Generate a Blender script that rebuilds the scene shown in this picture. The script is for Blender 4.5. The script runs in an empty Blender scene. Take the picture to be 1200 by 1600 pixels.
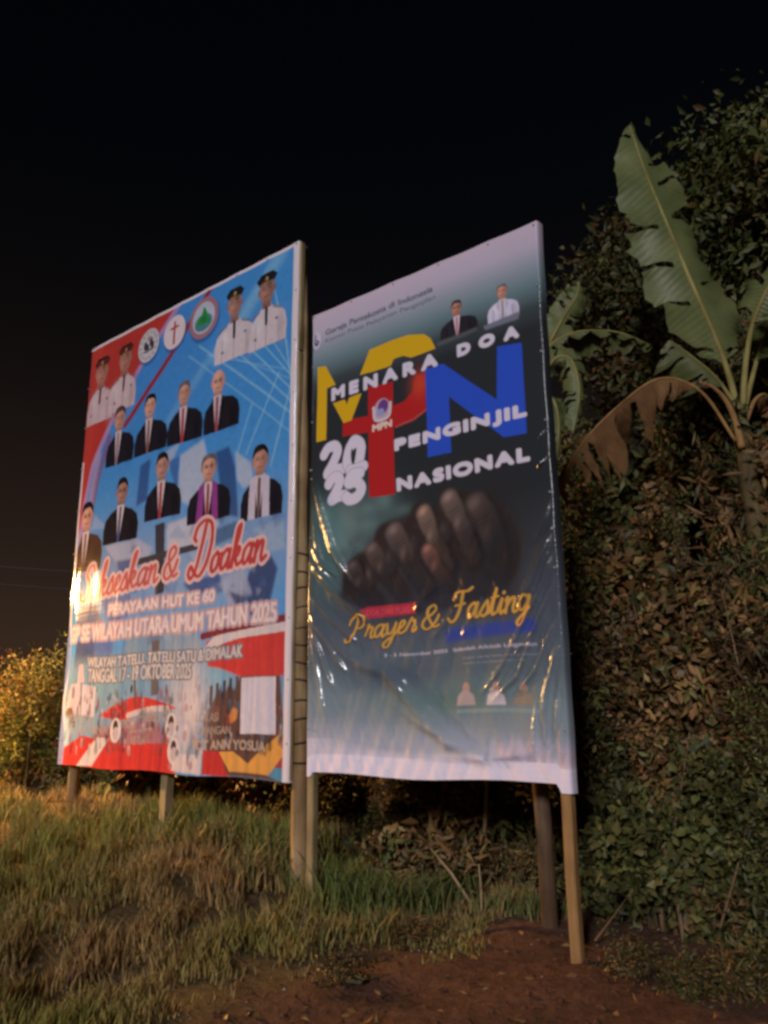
import bpy, bmesh, math, random
import numpy as np
from mathutils import Matrix, Vector

random.seed(7)
rng = np.random.default_rng(11)
scene = bpy.context.scene
C = scene.collection

# ------------------------------------------------------------------ camera
PITCH, ROLL, CAMZ, FPX = math.radians(14.25), math.radians(-0.5), 1.44, 1250.0
cam_d = bpy.data.cameras.new('camera')
cam = bpy.data.objects.new('camera', cam_d); C.objects.link(cam)
cam_d.sensor_fit = 'VERTICAL'; cam_d.sensor_height = 36.0; cam_d.sensor_width = 27.0
cam_d.lens = FPX/1600*36.0
cam_d.clip_start = 0.05; cam_d.clip_end = 2000
cr, sr = math.cos(ROLL), math.sin(ROLL)
AX = Vector((1, 0, 0)); AU = Vector((0, -math.sin(PITCH), math.cos(PITCH))); AF = Vector((0, math.cos(PITCH), math.sin(PITCH)))
RI = cr*AX + sr*AU; UP = -sr*AX + cr*AU
cam.matrix_world = Matrix(((RI.x, UP.x, -AF.x, 0), (RI.y, UP.y, -AF.y, 0), (RI.z, UP.z, -AF.z, CAMZ), (0, 0, 0, 1)))
scene.camera = cam

# ------------------------------------------------------------------ night sky, front light, exposure
SUN_TO = Vector((-0.30, -0.88, 0.33)).normalized()          # direction towards the light
world = bpy.data.worlds.new('World'); scene.world = world; world.use_nodes = True
nt = world.node_tree; nt.nodes.clear()
wo = nt.nodes.new('ShaderNodeOutputWorld')
bg = nt.nodes.new('ShaderNodeBackground'); sky = nt.nodes.new('ShaderNodeTexSky')
sky.sky_type = 'NISHITA'; sky.sun_disc = False
sky.sun_elevation = math.asin(SUN_TO.z); sky.sun_rotation = math.atan2(SUN_TO.x, SUN_TO.y)
bg.inputs['Strength'].default_value = 0.0008
nt.links.new(sky.outputs[0], bg.inputs['Color'])
# town glow: the same low warm band all round the horizon
tc = nt.nodes.new('ShaderNodeTexCoord'); sx = nt.nodes.new('ShaderNodeSeparateXYZ')
mr = nt.nodes.new('ShaderNodeMapRange'); pw = nt.nodes.new('ShaderNodeMath'); pw.operation = 'POWER'
mr.inputs['From Min'].default_value = 0.75; mr.inputs['From Max'].default_value = 0.0
pw.inputs[1].default_value = 3.0
bg2 = nt.nodes.new('ShaderNodeBackground'); bg2.inputs['Color'].default_value = (1.0, 0.5, 0.25, 1)
ml = nt.nodes.new('ShaderNodeMath'); ml.operation = 'MULTIPLY'; ml.inputs[1].default_value = 0.045
ad = nt.nodes.new('ShaderNodeAddShader')
nt.links.new(tc.outputs['Generated'], sx.inputs[0]); nt.links.new(sx.outputs['Z'], mr.inputs['Value'])
nt.links.new(mr.outputs[0], pw.inputs[0]); nt.links.new(pw.outputs[0], ml.inputs[0]); nt.links.new(ml.outputs[0], bg2.inputs['Strength'])
nt.links.new(bg.outputs[0], ad.inputs[0]); nt.links.new(bg2.outputs[0], ad.inputs[1]); nt.links.new(ad.outputs[0], wo.inputs['Surface'])

sd = bpy.data.lights.new('sun', 'SUN'); so = bpy.data.objects.new('sun', sd); C.objects.link(so)
sd.energy = 2.15; sd.angle = math.radians(8); sd.color = (1.0, 0.94, 0.99)
so.rotation_euler = SUN_TO.to_track_quat('Z', 'Y').to_euler(); so.location = (0, 0, 20)

vs = scene.view_settings
vs.view_transform = 'Standard'; vs.look = 'None'; vs.exposure = 0; vs.gamma = 1; vs.use_curve_mapping = False
scene.render.engine = 'CYCLES'
scene.cycles.max_bounces = 5; scene.cycles.diffuse_bounces = 2; scene.cycles.glossy_bounces = 2
scene.cycles.sample_clamp_indirect = 4.0
scene.cycles.pixel_filter_type = 'BLACKMAN_HARRIS'; scene.cycles.filter_width = 3.0

# ------------------------------------------------------------------ survey helpers (photo measurement -> place)
def ray(x, y):
    a = (x-600)/FPX; b = (800-y)/FPX
    a, b = cr*a-sr*b, sr*a+cr*b
    return Vector((a, math.cos(PITCH)-math.sin(PITCH)*b, math.sin(PITCH)+math.cos(PITCH)*b))
def at(x, y, Y):
    r = ray(x, y); k = Y/r.y
    return Vector((r.x*k, Y, CAMZ+r.z*k))
W_DIR = np.array([-0.778, 0.628]); N_DIR = np.array([-0.628, -0.778])      # along the billboard row / towards the road
B2R, B2L = np.array([1.033, 4.723]), np.array([-0.572, 5.999])
B1R, B1L = np.array([-0.729, 6.200]), np.array([-3.297, 8.332])
def sstep(x, a, b):
    t = np.clip((np.asarray(x, float)-a)/(b-a), 0, 1); return t*t*(3-2*t)
def ground(x, y):
    x = np.asarray(x, float); y = np.asarray(y, float)
    s = (x-B2R[0])*W_DIR[0]+(y-B2R[1])*W_DIR[1]
    d = (x-B2R[0])*N_DIR[0]+(y-B2R[1])*N_DIR[1]
    z = 0.12+0.30*sstep(s, 1.7, 3.0)*(1-0.75*sstep(d, 0.1, 3.6))+0.16*sstep(s, 3.5, 7)*(1-0.6*sstep(d, 0, 4))
    z = z+0.10*np.exp(-((x-0.95)**2+(y-5.5)**2)/0.25)
    z = z+0.025*np.sin(x*2.1+y*1.3)*np.cos(y*1.7-x*0.6)+0.015*np.sin(x*5.3-y*3.1)*np.sin(y*4.7+1)
    far = sstep(np.hypot(x, y), 14, 40)
    return z*(1-far)+0.1*far
def gz(x, y): return float(ground(x, y))
def on_ground(px, py):
    r = ray(px, py); k = 3.0
    for _ in range(60):
        h = CAMZ+r.z*k-gz(r.x*k, r.y*k)
        if h < 0.0005: break
        k += max(h/ max(-r.z, .05)*0.5, 0.002)
    return (r.x*k, r.y*k)

# ------------------------------------------------------------------ mesh helpers
def link(o, parent=None):
    C.objects.link(o)
    if parent is not None: o.parent = parent
    return o
def tag(o, label, cat, group=None, kind=None):
    if label: o['label'] = label
    if cat: o['category'] = cat
    if group: o['group'] = group
    if kind: o['kind'] = kind
    return o
def empty(name, loc, label, cat, group=None):
    o = bpy.data.objects.new(name, None); o.empty_display_size = .2
    o.location = loc; C.objects.link(o)
    return tag(o, label, cat, group)
def np_mesh(name, V, F, mat, col=None, smooth=False):
    V = np.ascontiguousarray(V, np.float32); F = np.ascontiguousarray(F, np.int32)
    me = bpy.data.meshes.new(name); n, k = F.shape
    me.vertices.add(len(V)); me.vertices.foreach_set('co', V.ravel())
    me.loops.add(n*k); me.loops.foreach_set('vertex_index', F.ravel())
    me.polygons.add(n); me.polygons.foreach_set('loop_start', np.arange(0, n*k, k, dtype=np.int32))
    me.update(calc_edges=True)
    if smooth: me.polygons.foreach_set('use_smooth', np.ones(n, bool))
    if col is not None:
        at_ = me.color_attributes.new('Col', 'FLOAT_COLOR', 'POINT')
        c4 = np.ones((len(V), 4), np.float32); c4[:, :3] = col
        at_.data.foreach_set('color', c4.ravel())
    if mat: me.materials.append(mat)
    return me
def place(name, me, origin, parent=None):
    """link mesh given in world coordinates; parent Empty has pure translation"""
    o = bpy.data.objects.new(name, me)
    link(o, parent)
    if parent is not None: o.location = -parent.location
    return o
def top(name, me_fn_V, origin):
    pass
def tube_vf(pts, rad, n=8, cap=True, jitter=0.0, squash=None):
    P = [Vector(p) for p in pts]
    if not hasattr(rad, '__len__'): rad = [rad]*len(P)
    V = []; F = []
    ref = None
    for i, p in enumerate(P):
        t = (P[min(i+1, len(P)-1)]-P[max(i-1, 0)]).normalized()
        if ref is None:
            ref = Vector((0, 0, 1)) if abs(t.z) < .9 else Vector((1, 0, 0))
        u = t.cross(ref).normalized(); v = u.cross(t).normalized(); ref = v if abs(t.dot(v)) < .9 else ref
        for k in range(n):
            a = 2*math.pi*k/n; r = rad[i]*(1+random.uniform(-jitter, jitter))
            V.append(tuple(p+(u*math.cos(a)+v*math.sin(a))*r))
    for i in range(len(P)-1):
        for k in range(n):
            F.append((i*n+k, i*n+(k+1) % n, (i+1)*n+(k+1) % n, (i+1)*n+k))
    if cap:
        c0 = len(V); V.append(tuple(P[0])); V.append(tuple(P[-1])); m = (len(P)-1)*n
        for k in range(n):
            F.append((c0, (k+1) % n, k, k)); F.append((c0+1, m+k, m+(k+1) % n, m+(k+1) % n))
    return V, F
def pyobj(name, V, F, mat, parent=None, smooth=True):
    me = bpy.data.meshes.new(name)
    F2 = [tuple(dict.fromkeys(f)) for f in F]
    me.from_pydata([tuple(v) for v in V], [], F2); me.update()
    if smooth:
        for p in me.polygons: p.use_smooth = True
    me.materials.append(mat)
    return place(name, me, None, parent)
def tube(name, pts, rad, mat, parent=None, n=8, jitter=0.0, smooth=True):
    V, F = tube_vf(pts, rad, n, True, jitter)
    return pyobj(name, V, F, mat, parent, smooth)
def beam(name, a, b, w, d, mat, parent=None, side=None, wob=0.004, bev=0.006):
    """rough-sawn timber from a to b, section w x d, 'side' = horizontal direction of w"""
    a = Vector(a); b = Vector(b); t = (b-a).normalized()
    s = Vector(side).normalized(); q = t.cross(s).normalized()
    n = max(3, int((b-a).length/0.35)); V = []; F = []
    sec = [(w/2-bev, d/2), (-w/2+bev, d/2), (-w/2, d/2-bev), (-w/2, -d/2+bev), (-w/2+bev, -d/2), (w/2-bev, -d/2), (w/2, -d/2+bev), (w/2, d/2-bev)]
    for i in range(n+1):
        p = a.lerp(b, i/n)+s*random.uniform(-wob, wob)+q*random.uniform(-wob, wob)*.5
        for (e, f) in sec: V.append(tuple(p+s*e+q*f))
    for i in range(n):
        for k in range(8): F.append((i*8+k, i*8+(k+1) % 8, (i+1)*8+(k+1) % 8, (i+1)*8+k))
    F.append(tuple(range(7, -1, -1))); F.append(tuple(n*8+k for k in range(8)))
    return pyobj(name, V, F, mat, parent, False)

# ------------------------------------------------------------------ materials
def mat_new(name, rough=.6, spec=.5):
    m = bpy.data.materials.new(name); m.use_nodes = True
    b = m.node_tree.nodes['Principled BSDF']
    b.inputs['Roughness'].default_value = rough; b.inputs['Specular IOR Level'].default_value = spec
    return m, m.node_tree, b
def noise(nt, scale, detail=5, rough=.6, coord='Object', vec_scale=None):
    t = nt.nodes.new('ShaderNodeTexCoord'); n = nt.nodes.new('ShaderNodeTexNoise')
    n.inputs['Scale'].default_value = scale; n.inputs['Detail'].default_value = detail; n.inputs['Roughness'].default_value = rough
    if vec_scale:
        mp = nt.nodes.new('ShaderNodeMapping'); mp.inputs['Scale'].default_value = vec_scale
        nt.links.new(t.outputs[coord], mp.inputs['Vector']); nt.links.new(mp.outputs[0], n.inputs['Vector'])
    else: nt.links.new(t.outputs[coord], n.inputs['Vector'])
    return n
def ramp(nt, src, stops):
    r = nt.nodes.new('ShaderNodeValToRGB'); e = r.color_ramp.elements
    while len(e) < len(stops): e.new(.5)
    for el, (p, c) in zip(e, stops): el.position = p; el.color = (*c, 1)
    nt.links.new(src, r.inputs[0]); return r
def bump(nt, b, src, strength, dist=.01):
    n = nt.nodes.new('ShaderNodeBump'); n.inputs['Strength'].default_value = strength; n.inputs['Distance'].default_value = dist
    nt.links.new(src, n.inputs['Height']); nt.links.new(n.outputs[0], b.inputs['Normal'])
def mat_attr(name, rough=.6, spec=.3, noise_scale=None):
    m, nt_, b = mat_new(name, rough, spec)
    a = nt_.nodes.new('ShaderNodeAttribute'); a.attribute_name = 'Col'
    nt_.links.new(a.outputs['Color'], b.inputs['Base Color'])
    return m, nt_, b
def mat_wood(name, c0, c1, scale=6, vs=(6, 6, .6)):
    m, nt_, b = mat_new(name, .75, .25)
    n = noise(nt_, scale, 6, .65, 'Object', vs); r = ramp(nt_, n.outputs['Fac'], [(.3, c0), (.7, c1)])
    n2 = noise(nt_, 2.2, 3, .5); r2 = ramp(nt_, n2.outputs['Fac'], [(.35, (.55, .5, .45)), (.65, (1, 1, 1))])
    mx = nt_.nodes.new('ShaderNodeMix'); mx.data_type = 'RGBA'; mx.blend_type = 'MULTIPLY'; mx.inputs[0].default_value = 1
    nt_.links.new(r.outputs[0], mx.inputs[6]); nt_.links.new(r2.outputs[0], mx.inputs[7]); nt_.links.new(mx.outputs[2], b.inputs['Base Color'])
    bump(nt_, b, n.outputs['Fac'], .5, .006)
    return m
M = {}
M['foliage'], _, _ = mat_attr('leaf_green', .55, .25)
M['grass'], _, _ = mat_attr('grass_blade', .6, .2)
M['timber'] = mat_wood('sawn_timber', (.24, .135, .05), (.38, .225, .09))
M['timber_pale'] = mat_wood('weathered_timber', (.22, .17, .085), (.38, .30, .16))
M['log'] = mat_wood('round_log', (.26, .18, .09), (.42, .30, .16), 5, (8, 8, .8))
M['log_dark'] = mat_wood('old_log', (.11, .07, .042), (.20, .135, .08), 5, (8, 8, .8))
M['bark'] = mat_wood('bark', (.07, .045, .03), (.16, .11, .075), 8, (4, 4, .8))
M['stem'] = mat_wood('green_stem', (.07, .06, .03), (.14, .12, .05), 8, (4, 4, .8))
M['twig'] = mat_wood('bare_twig', (.16, .10, .055), (.28, .19, .11), 8, (4, 4, .8))
M['rope'] = mat_wood('rope', (.05, .04, .028), (.10, .08, .055), 30, (1, 1, 1))
M['dry'] = mat_wood('dry_stalk', (.30, .20, .09), (.45, .33, .17), 10, (3, 3, .5))
m, nt_, b = mat_new('cable_rubber', .5); b.inputs['Base Color'].default_value = (.03, .03, .03, 1); M['cable'] = m
m, nt_, b = mat_new('painted_steel', .45); n = noise(nt_, 9, 4); r = ramp(nt_, n.outputs['Fac'], [(.3, (.22, .22, .22)), (.7, (.36, .36, .35))]); nt_.links.new(r.outputs[0], b.inputs['Base Color']); M['steel'] = m
m, nt_, b = mat_new('lamp_glass', .3); b.inputs['Base Color'].default_value = (.9, .7, .4, 1)
b.inputs['Emission Color'].default_value = (1, .55, .18, 1); b.inputs['Emission Strength'].default_value = 1500; M['lamp'] = m

def mat_soil():
    m, nt_, b = mat_new('red_soil', .9, .15)
    n1 = noise(nt_, 1.3, 8, .65); n2 = noise(nt_, 14, 6, .7)
    r1 = ramp(nt_, n1.outputs['Fac'], [(.3, (.070, .037, .024)), (.5, (.125, .061, .039)), (.72, (.185, .095, .060))])
    r2 = ramp(nt_, n2.outputs['Fac'], [(.3, (.5, .47, .45)), (.6, (1, 1, 1)), (.8, (1.3, 1.25, 1.2))])
    mx = nt_.nodes.new('ShaderNodeMix'); mx.data_type = 'RGBA'; mx.blend_type = 'MULTIPLY'; mx.inputs[0].default_value = 1
    nt_.links.new(r1.outputs[0], mx.inputs[6]); nt_.links.new(r2.outputs[0], mx.inputs[7]); 
    at_ = nt_.nodes.new('ShaderNodeAttribute'); at_.attribute_name = 'Col'; sp = nt_.nodes.new('ShaderNodeSeparateColor'); nt_.links.new(at_.outputs['Color'], sp.inputs[0])
    r3 = ramp(nt_, n2.outputs['Fac'], [(.3, (.055, .042, .020)), (.6, (.12, .088, .040)), (.8, (.17, .13, .06))])
    m2 = nt_.nodes.new('ShaderNodeMix'); m2.data_type = 'RGBA'; nt_.links.new(sp.outputs[0], m2.inputs[0]); nt_.links.new(mx.outputs[2], m2.inputs[6]); nt_.links.new(r3.outputs[0], m2.inputs[7])
    nt_.links.new(m2.outputs[2], b.inputs['Base Color'])
    bump(nt_, b, n2.outputs['Fac'], 1.0, .05)
    return m
M['soil'] = mat_soil()

def mat_vinyl(name, rough, bs):
    m, nt_, b = mat_attr(name, rough, .5)
    n = noise(nt_, 1.0, 3, .5, 'Object', (14, 14, 4)); n2 = noise(nt_, 1.0, 2, .5, 'Object', (3, 3, 45))
    ad_ = nt_.nodes.new('ShaderNodeMath'); ad_.operation = 'MULTIPLY_ADD'; ad_.inputs[1].default_value = 2.2
    nt_.links.new(n2.outputs['Fac'], ad_.inputs[0]); nt_.links.new(n.outputs['Fac'], ad_.inputs[2])
    bump(nt_, b, ad_.outputs[0], bs, .008)
    return m
M['vinyl'] = mat_vinyl('banner_vinyl', .20, .12); M['vinyl_taut'] = mat_vinyl('taut_banner_vinyl', .10, .08)

# ------------------------------------------------------------------ the ground
edge = [on_ground(*q) for q in [(230, 1630), (330, 1585), (420, 1545), (520, 1512), (620, 1485), (720, 1455), (800, 1430), (850, 1400)]]
EX = np.array([e[0] for e in edge]); EY = np.array([e[1] for e in edge])
def grass_side(x, y):
    """signed distance: > 0 on the grassy side of the dirt edge"""
    d = np.full(x.shape, 99.0); sgn = np.zeros(x.shape)
    pts = [(EX[0]-2.4, EY[0]-4)]+list(zip(EX, EY))+[(EX[-1]+.3, EY[-1]+2)]
    for (ax, ay), (bx, by) in zip(pts[:-1], pts[1:]):
        ex, ey = bx-ax, by-ay; t = np.clip(((x-ax)*ex+(y-ay)*ey)/(ex*ex+ey*ey), 0, 1)
        q = np.hypot(x-ax-t*ex, y-ay-t*ey); c = ex*(y-ay)-ey*(x-ax); m_ = q < d
        d = np.where(m_, q, d); sgn = np.where(m_, np.sign(c), sgn)
    return d*sgn
def build_ground():
    xs = np.concatenate([-np.geomspace(600, 16, 16), np.linspace(-14, 12, 260), np.geomspace(14, 600, 16)])
    ys = np.concatenate([-np.geomspace(600, 5, 14), np.linspace(-3, 18, 220), np.geomspace(20, 900, 18)])
    X, Y = np.meshgrid(xs, ys); Z = ground(X, Y)
    Z = Z+np.where((np.abs(X) < 12) & (Y > 0) & (Y < 16), rng.normal(0, .006, X.shape), 0)
    V = np.stack([X, Y, Z], -1).reshape(-1, 3); nx, ny = len(xs), len(ys)
    i = np.arange((ny-1)*nx).reshape(ny-1, nx)[:, :-1].ravel()
    F = np.stack([i, i+1, i+nx+1, i+nx], 1)
    th = sstep(grass_side(X, Y)+rng.normal(0, .08, X.shape), -.25, .2).reshape(-1, 1)*np.ones((1, 3))
    o = place('ground', np_mesh('ground', V, F, M['soil'], th, True), None); o['kind'] = 'structure'
build_ground()
# ------------------------------------------------------------------ banner print: flat artwork drawn in code, stored as colour on the vinyl
def lin(c):
    c = np.asarray(c, float)/255
    return np.where(c <= .04045, c/12.92, ((c+.055)/1.055)**2.4)
INK = .8/.52
def K(*c): return np.clip(lin(c)*INK, 0.006, .86)
def homog(src, dst):
    A = []; bb = []
    for (x, y), (u, v) in zip(src, dst):
        A.append([x, y, 1, 0, 0, 0, -u*x, -u*y]); bb.append(u)
        A.append([0, 0, 0, x, y, 1, -v*x, -v*y]); bb.append(v)
    h = np.linalg.solve(np.array(A, float), np.array(bb, float))
    return np.append(h, 1).reshape(3, 3)
_glyphs = {}
def text_tris(s):
    if s in _glyphs: return _glyphs[s]
    c = bpy.data.curves.new('t', 'FONT'); c.body = s
    o = bpy.data.objects.new('t', c); C.objects.link(o)
    dg = bpy.context.evaluated_depsgraph_get(); dg.update()
    e = o.evaluated_get(dg); me = e.to_mesh(); me.calc_loop_triangles()
    co = np.array([v.co[:2] for v in me.vertices]).reshape(-1, 2)
    T = np.array([t.vertices[:] for t in me.loop_triangles], int).reshape(-1, 3)
    e.to_mesh_clear(); bpy.data.objects.remove(o); bpy.data.curves.remove(c)
    r = co[T] if len(T) else np.zeros((0, 3, 2)); _glyphs[s] = r
    return r
def catmull(P, n=8):
    P = np.array(P, float); 
    if len(P) < 3: return P
    Q = np.vstack([2*P[0]-P[1], P, 2*P[-1]-P[-2]]); out = []
    for i in range(1, len(Q)-2):
        p0, p1, p2, p3 = Q[i-1:i+3]
        for t in np.linspace(0, 1, n, endpoint=False):
            out.append(.5*((2*p1)+(-p0+p2)*t+(2*p0-5*p1+4*p2-p3)*t*t+(-p0+3*p1-3*p2+p3)*t**3))
    out.append(P[-1]); return np.array(out)
class Canvas:
    """artwork of a banner; coordinates in metres, x right, y down, plus px() for points measured on the photograph"""
    def __init__(s, W, H, ppm, corners):
        s.W, s.H, s.k = W, H, ppm
        s.nx, s.ny = int(W*ppm), int(H*ppm)
        s.im = np.zeros((s.ny, s.nx, 3), np.float32)
        s.h = homog(corners, [(0, 0), (W, 0), (W, H), (0, H)])
        s.X, s.Y = np.meshgrid((np.arange(s.nx)+.5)/ppm, (np.arange(s.ny)+.5)/ppm)
    def px(s, x, y):
        q = s.h @ np.array([x, y, 1.0]); return np.array([q[0]/q[2], q[1]/q[2]])
    def pxs(s, P): return np.array([s.px(*p) for p in P])
    def box(s, P, pad=0):
        a = np.floor((P.min(0)-pad)*s.k).astype(int)-1; b = np.ceil((P.max(0)+pad)*s.k).astype(int)+1
        return max(a[0], 0), min(b[0], s.nx), max(a[1], 0), min(b[1], s.ny)
    def blend(s, bx, m, col, alpha=1.0):
        x0, x1, y0, y1 = bx
        if x1 <= x0 or y1 <= y0: return
        m = (m*alpha)[..., None]; col = np.asarray(col)
        s.im[y0:y1, x0:x1] = s.im[y0:y1, x0:x1]*(1-m)+col*m
    def poly_mask(s, P, bx):
        x0, x1, y0, y1 = bx; acc = 0
        for dx, dy in ((-.25, -.25), (.25, -.25), (-.25, .25), (.25, .25)):
            X = s.X[y0:y1, x0:x1]+dx/s.k; Y = s.Y[y0:y1, x0:x1]+dy/s.k
            ins = np.zeros(X.shape, bool); n = len(P)
            for i in range(n):
                (ax, ay), (bx_, by) = P[i], P[(i+1) % n]
                if ay == by: continue
                c = ((ay > Y) != (by > Y)) & (X < (bx_-ax)*(Y-ay)/(by-ay)+ax)
                ins ^= c
            acc = acc+ins
        return acc/4.0
    def poly(s, P, col, alpha=1.0, soft=0, m=False, smooth=False):
        P = np.array(P, float) if m else s.pxs(P)
        if smooth: P = catmull(np.vstack([P, P[:1]]))[:-1]
        bx = s.box(P, soft*2); 
        if bx[1] <= bx[0] or bx[3] <= bx[2]: return
        mk = s.poly_mask(P, bx)
        if soft: mk = blur(mk, soft*s.k)
        s.blend(bx, mk, col, alpha)
    def ell(s, c, rx, ry, col, alpha=1.0, soft=.004, rot=0, m=True, power=None):
        c = np.array(c, float) if m else s.px(*c)
        R = max(rx, ry)+soft*2
        bx = s.box(np.array([c-R, c+R])); x0, x1, y0, y1 = bx
        if x1 <= x0 or y1 <= y0: return
        dx = s.X[y0:y1, x0:x1]-c[0]; dy = s.Y[y0:y1, x0:x1]-c[1]
        ca, sa = math.cos(rot), math.sin(rot); u = (dx*ca+dy*sa)/rx; v = (-dx*sa+dy*ca)/ry
        d = np.sqrt(u*u+v*v)
        mk = np.clip((1-d)*min(rx, ry)/soft+.5, 0, 1)
        s.blend(bx, mk, col, alpha)
    def glow(s, c, rx, ry, col, alpha=1.0, rot=0, m=False):
        c = np.array(c, float) if m else s.px(*c); R = max(rx, ry)*2.4
        bx = s.box(np.array([c-R, c+R])); x0, x1, y0, y1 = bx
        if x1 <= x0 or y1 <= y0: return
        dx = s.X[y0:y1, x0:x1]-c[0]; dy = s.Y[y0:y1, x0:x1]-c[1]
        ca, sa = math.cos(rot), math.sin(rot); u = (dx*ca+dy*sa)/rx; v = (-dx*sa+dy*ca)/ry
        s.blend(bx, np.exp(-(u*u+v*v)), col, alpha)
    def line(s, P, w, col, alpha=1.0, m=False, soft=None, nib=0.0, smooth=False, mask_only=False):
        P = np.array(P, float) if m else s.pxs(P)
        if smooth: P = catmull(P)
        soft = soft or .7/s.k
        bx = s.box(P, w+soft*2); x0, x1, y0, y1 = bx
        if x1 <= x0 or y1 <= y0: return None
        X = s.X[y0:y1, x0:x1]; Y = s.Y[y0:y1, x0:x1]; mk = np.zeros(X.shape)
        for (ax, ay), (bx_, by) in zip(P[:-1], P[1:]):
            ex, ey = bx_-ax, by-ay; L2 = ex*ex+ey*ey+1e-12
            r = w*(1-nib+nib*abs(ey)/math.sqrt(L2))
            i0 = np.searchsorted(X[0], min(ax, bx_)-w-2*soft); i1 = np.searchsorted(X[0], max(ax, bx_)+w+2*soft)
            j0 = np.searchsorted(Y[:, 0], min(ay, by)-w-2*soft); j1 = np.searchsorted(Y[:, 0], max(ay, by)+w+2*soft)
            xx = X[j0:j1, i0:i1]; yy = Y[j0:j1, i0:i1]
            if xx.size == 0: continue
            t = np.clip(((xx-ax)*ex+(yy-ay)*ey)/L2, 0, 1)
            d = np.hypot(xx-ax-t*ex, yy-ay-t*ey)
            mk[j0:j1, i0:i1] = np.maximum(mk[j0:j1, i0:i1], np.clip((r-d)/soft+.5, 0, 1))
        if mask_only: return bx, mk
        s.blend(bx, mk, col, alpha)
    def tri_mask(s, T):
        P = T.reshape(-1, 2); bx = s.box(P, .05); x0, x1, y0, y1 = bx
        if x1 <= x0 or y1 <= y0: return bx, None
        SS = 2; w, h = (x1-x0)*SS, (y1-y0)*SS; mk = np.zeros((h, w), bool)
        Q = (T*s.k-np.array([x0, y0]))*SS
        for a, b_, c in Q:
            lo = np.floor(np.minimum(np.minimum(a, b_), c)).astype(int); hi = np.ceil(np.maximum(np.maximum(a, b_), c)).astype(int)+1
            lo = np.maximum(lo, 0); hi = np.minimum(hi, [w, h])
            if hi[0] <= lo[0] or hi[1] <= lo[1]: continue
            gx = np.arange(lo[0], hi[0])[None]+.5; gy = np.arange(lo[1], hi[1])[:, None]+.5
            d = (b_[0]-a[0])*(c[1]-a[1])-(b_[1]-a[1])*(c[0]-a[0])
            if abs(d) < 1e-9: continue
            u = ((gx-a[0])*(c[1]-a[1])-(gy-a[1])*(c[0]-a[0]))/d
            v = ((b_[0]-a[0])*(gy-a[1])-(b_[1]-a[1])*(gx-a[0]))/d
            mk[lo[1]:hi[1], lo[0]:hi[0]] |= (u >= -1e-6) & (v >= -1e-6) & (u+v <= 1+1e-6)
        return bx, mk.reshape(y1-y0, SS, x1-x0, SS).mean((1, 3))
    def text(s, t, p_bl, p_tr, col, bold=0.0, outline=None, ow=.01, italic=0, alpha=1.0, track=0.0, cap=None):
        """text in the box from baseline-left to cap-top-right (points measured on the photograph)"""
        a = s.px(*p_bl); b_ = s.px(*p_tr)
        x0, x1 = a[0], b_[0]; yb, yt = a[1], b_[1]; 
        ch = cap or yb-yt
        parts = []; cur = 0.0
        if track:
            for c in t:
                if c == ' ': cur += .35+track; continue
                T = text_tris(c)
                if not len(T): continue
                T = T-np.array([T[..., 0].min(), 0]); parts.append(T+np.array([cur, 0])); cur += T[..., 0].max()+track
            T = np.concatenate(parts)
        else: T = text_tris(t)
        T = T.copy(); mn, mx = T[..., 0].min(), T[..., 0].max()
        capH = text_tris('H')[..., 1].max()
        T[..., 0] = x0+(T[..., 0]-mn)/(mx-mn)*(x1-x0)+italic*T[..., 1]/capH*ch
        T[..., 1] = yb-T[..., 1]/capH*ch
        bx, mk = s.tri_mask(T)
        if mk is None: return
        if outline is not None: s.blend(bx, dilate(mk, ow*s.k), outline, alpha)
        if bold: mk = dilate(mk, bold*s.k)
        s.blend(bx, mk, col, alpha)
def blur(m, sig):
    r = max(1, int(sig*2)); k = np.exp(-.5*(np.arange(-r, r+1)/sig)**2); k /= k.sum()
    for ax in (0, 1):
        q = np.pad(m, [(r, r) if i == ax else (0, 0) for i in (0, 1)]); n = m.shape[ax]; o = 0
        for i, w in enumerate(k): o = o+w*np.take(q, range(i, i+n), axis=ax)
        m = o
    return m
def dilate(m, r):
    out = m.copy(); R = int(math.ceil(r)); h, w = m.shape
    for dy in range(-R, R+1):
        for dx in range(-R, R+1):
            d = math.hypot(dx, dy); wgt = min(1, max(0, r-d+.5))
            if wgt <= 0 or (dx == 0 and dy == 0): continue
            ys, yd = (slice(0, h-dy), slice(dy, h)) if dy >= 0 else (slice(-dy, h), slice(0, h+dy))
            xs, xd = (slice(0, w-dx), slice(dx, w)) if dx >= 0 else (slice(-dx, w), slice(0, w+dx))
            out[yd, xd] = np.maximum(out[yd, xd], m[ys, xs]*wgt)
    return out
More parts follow.
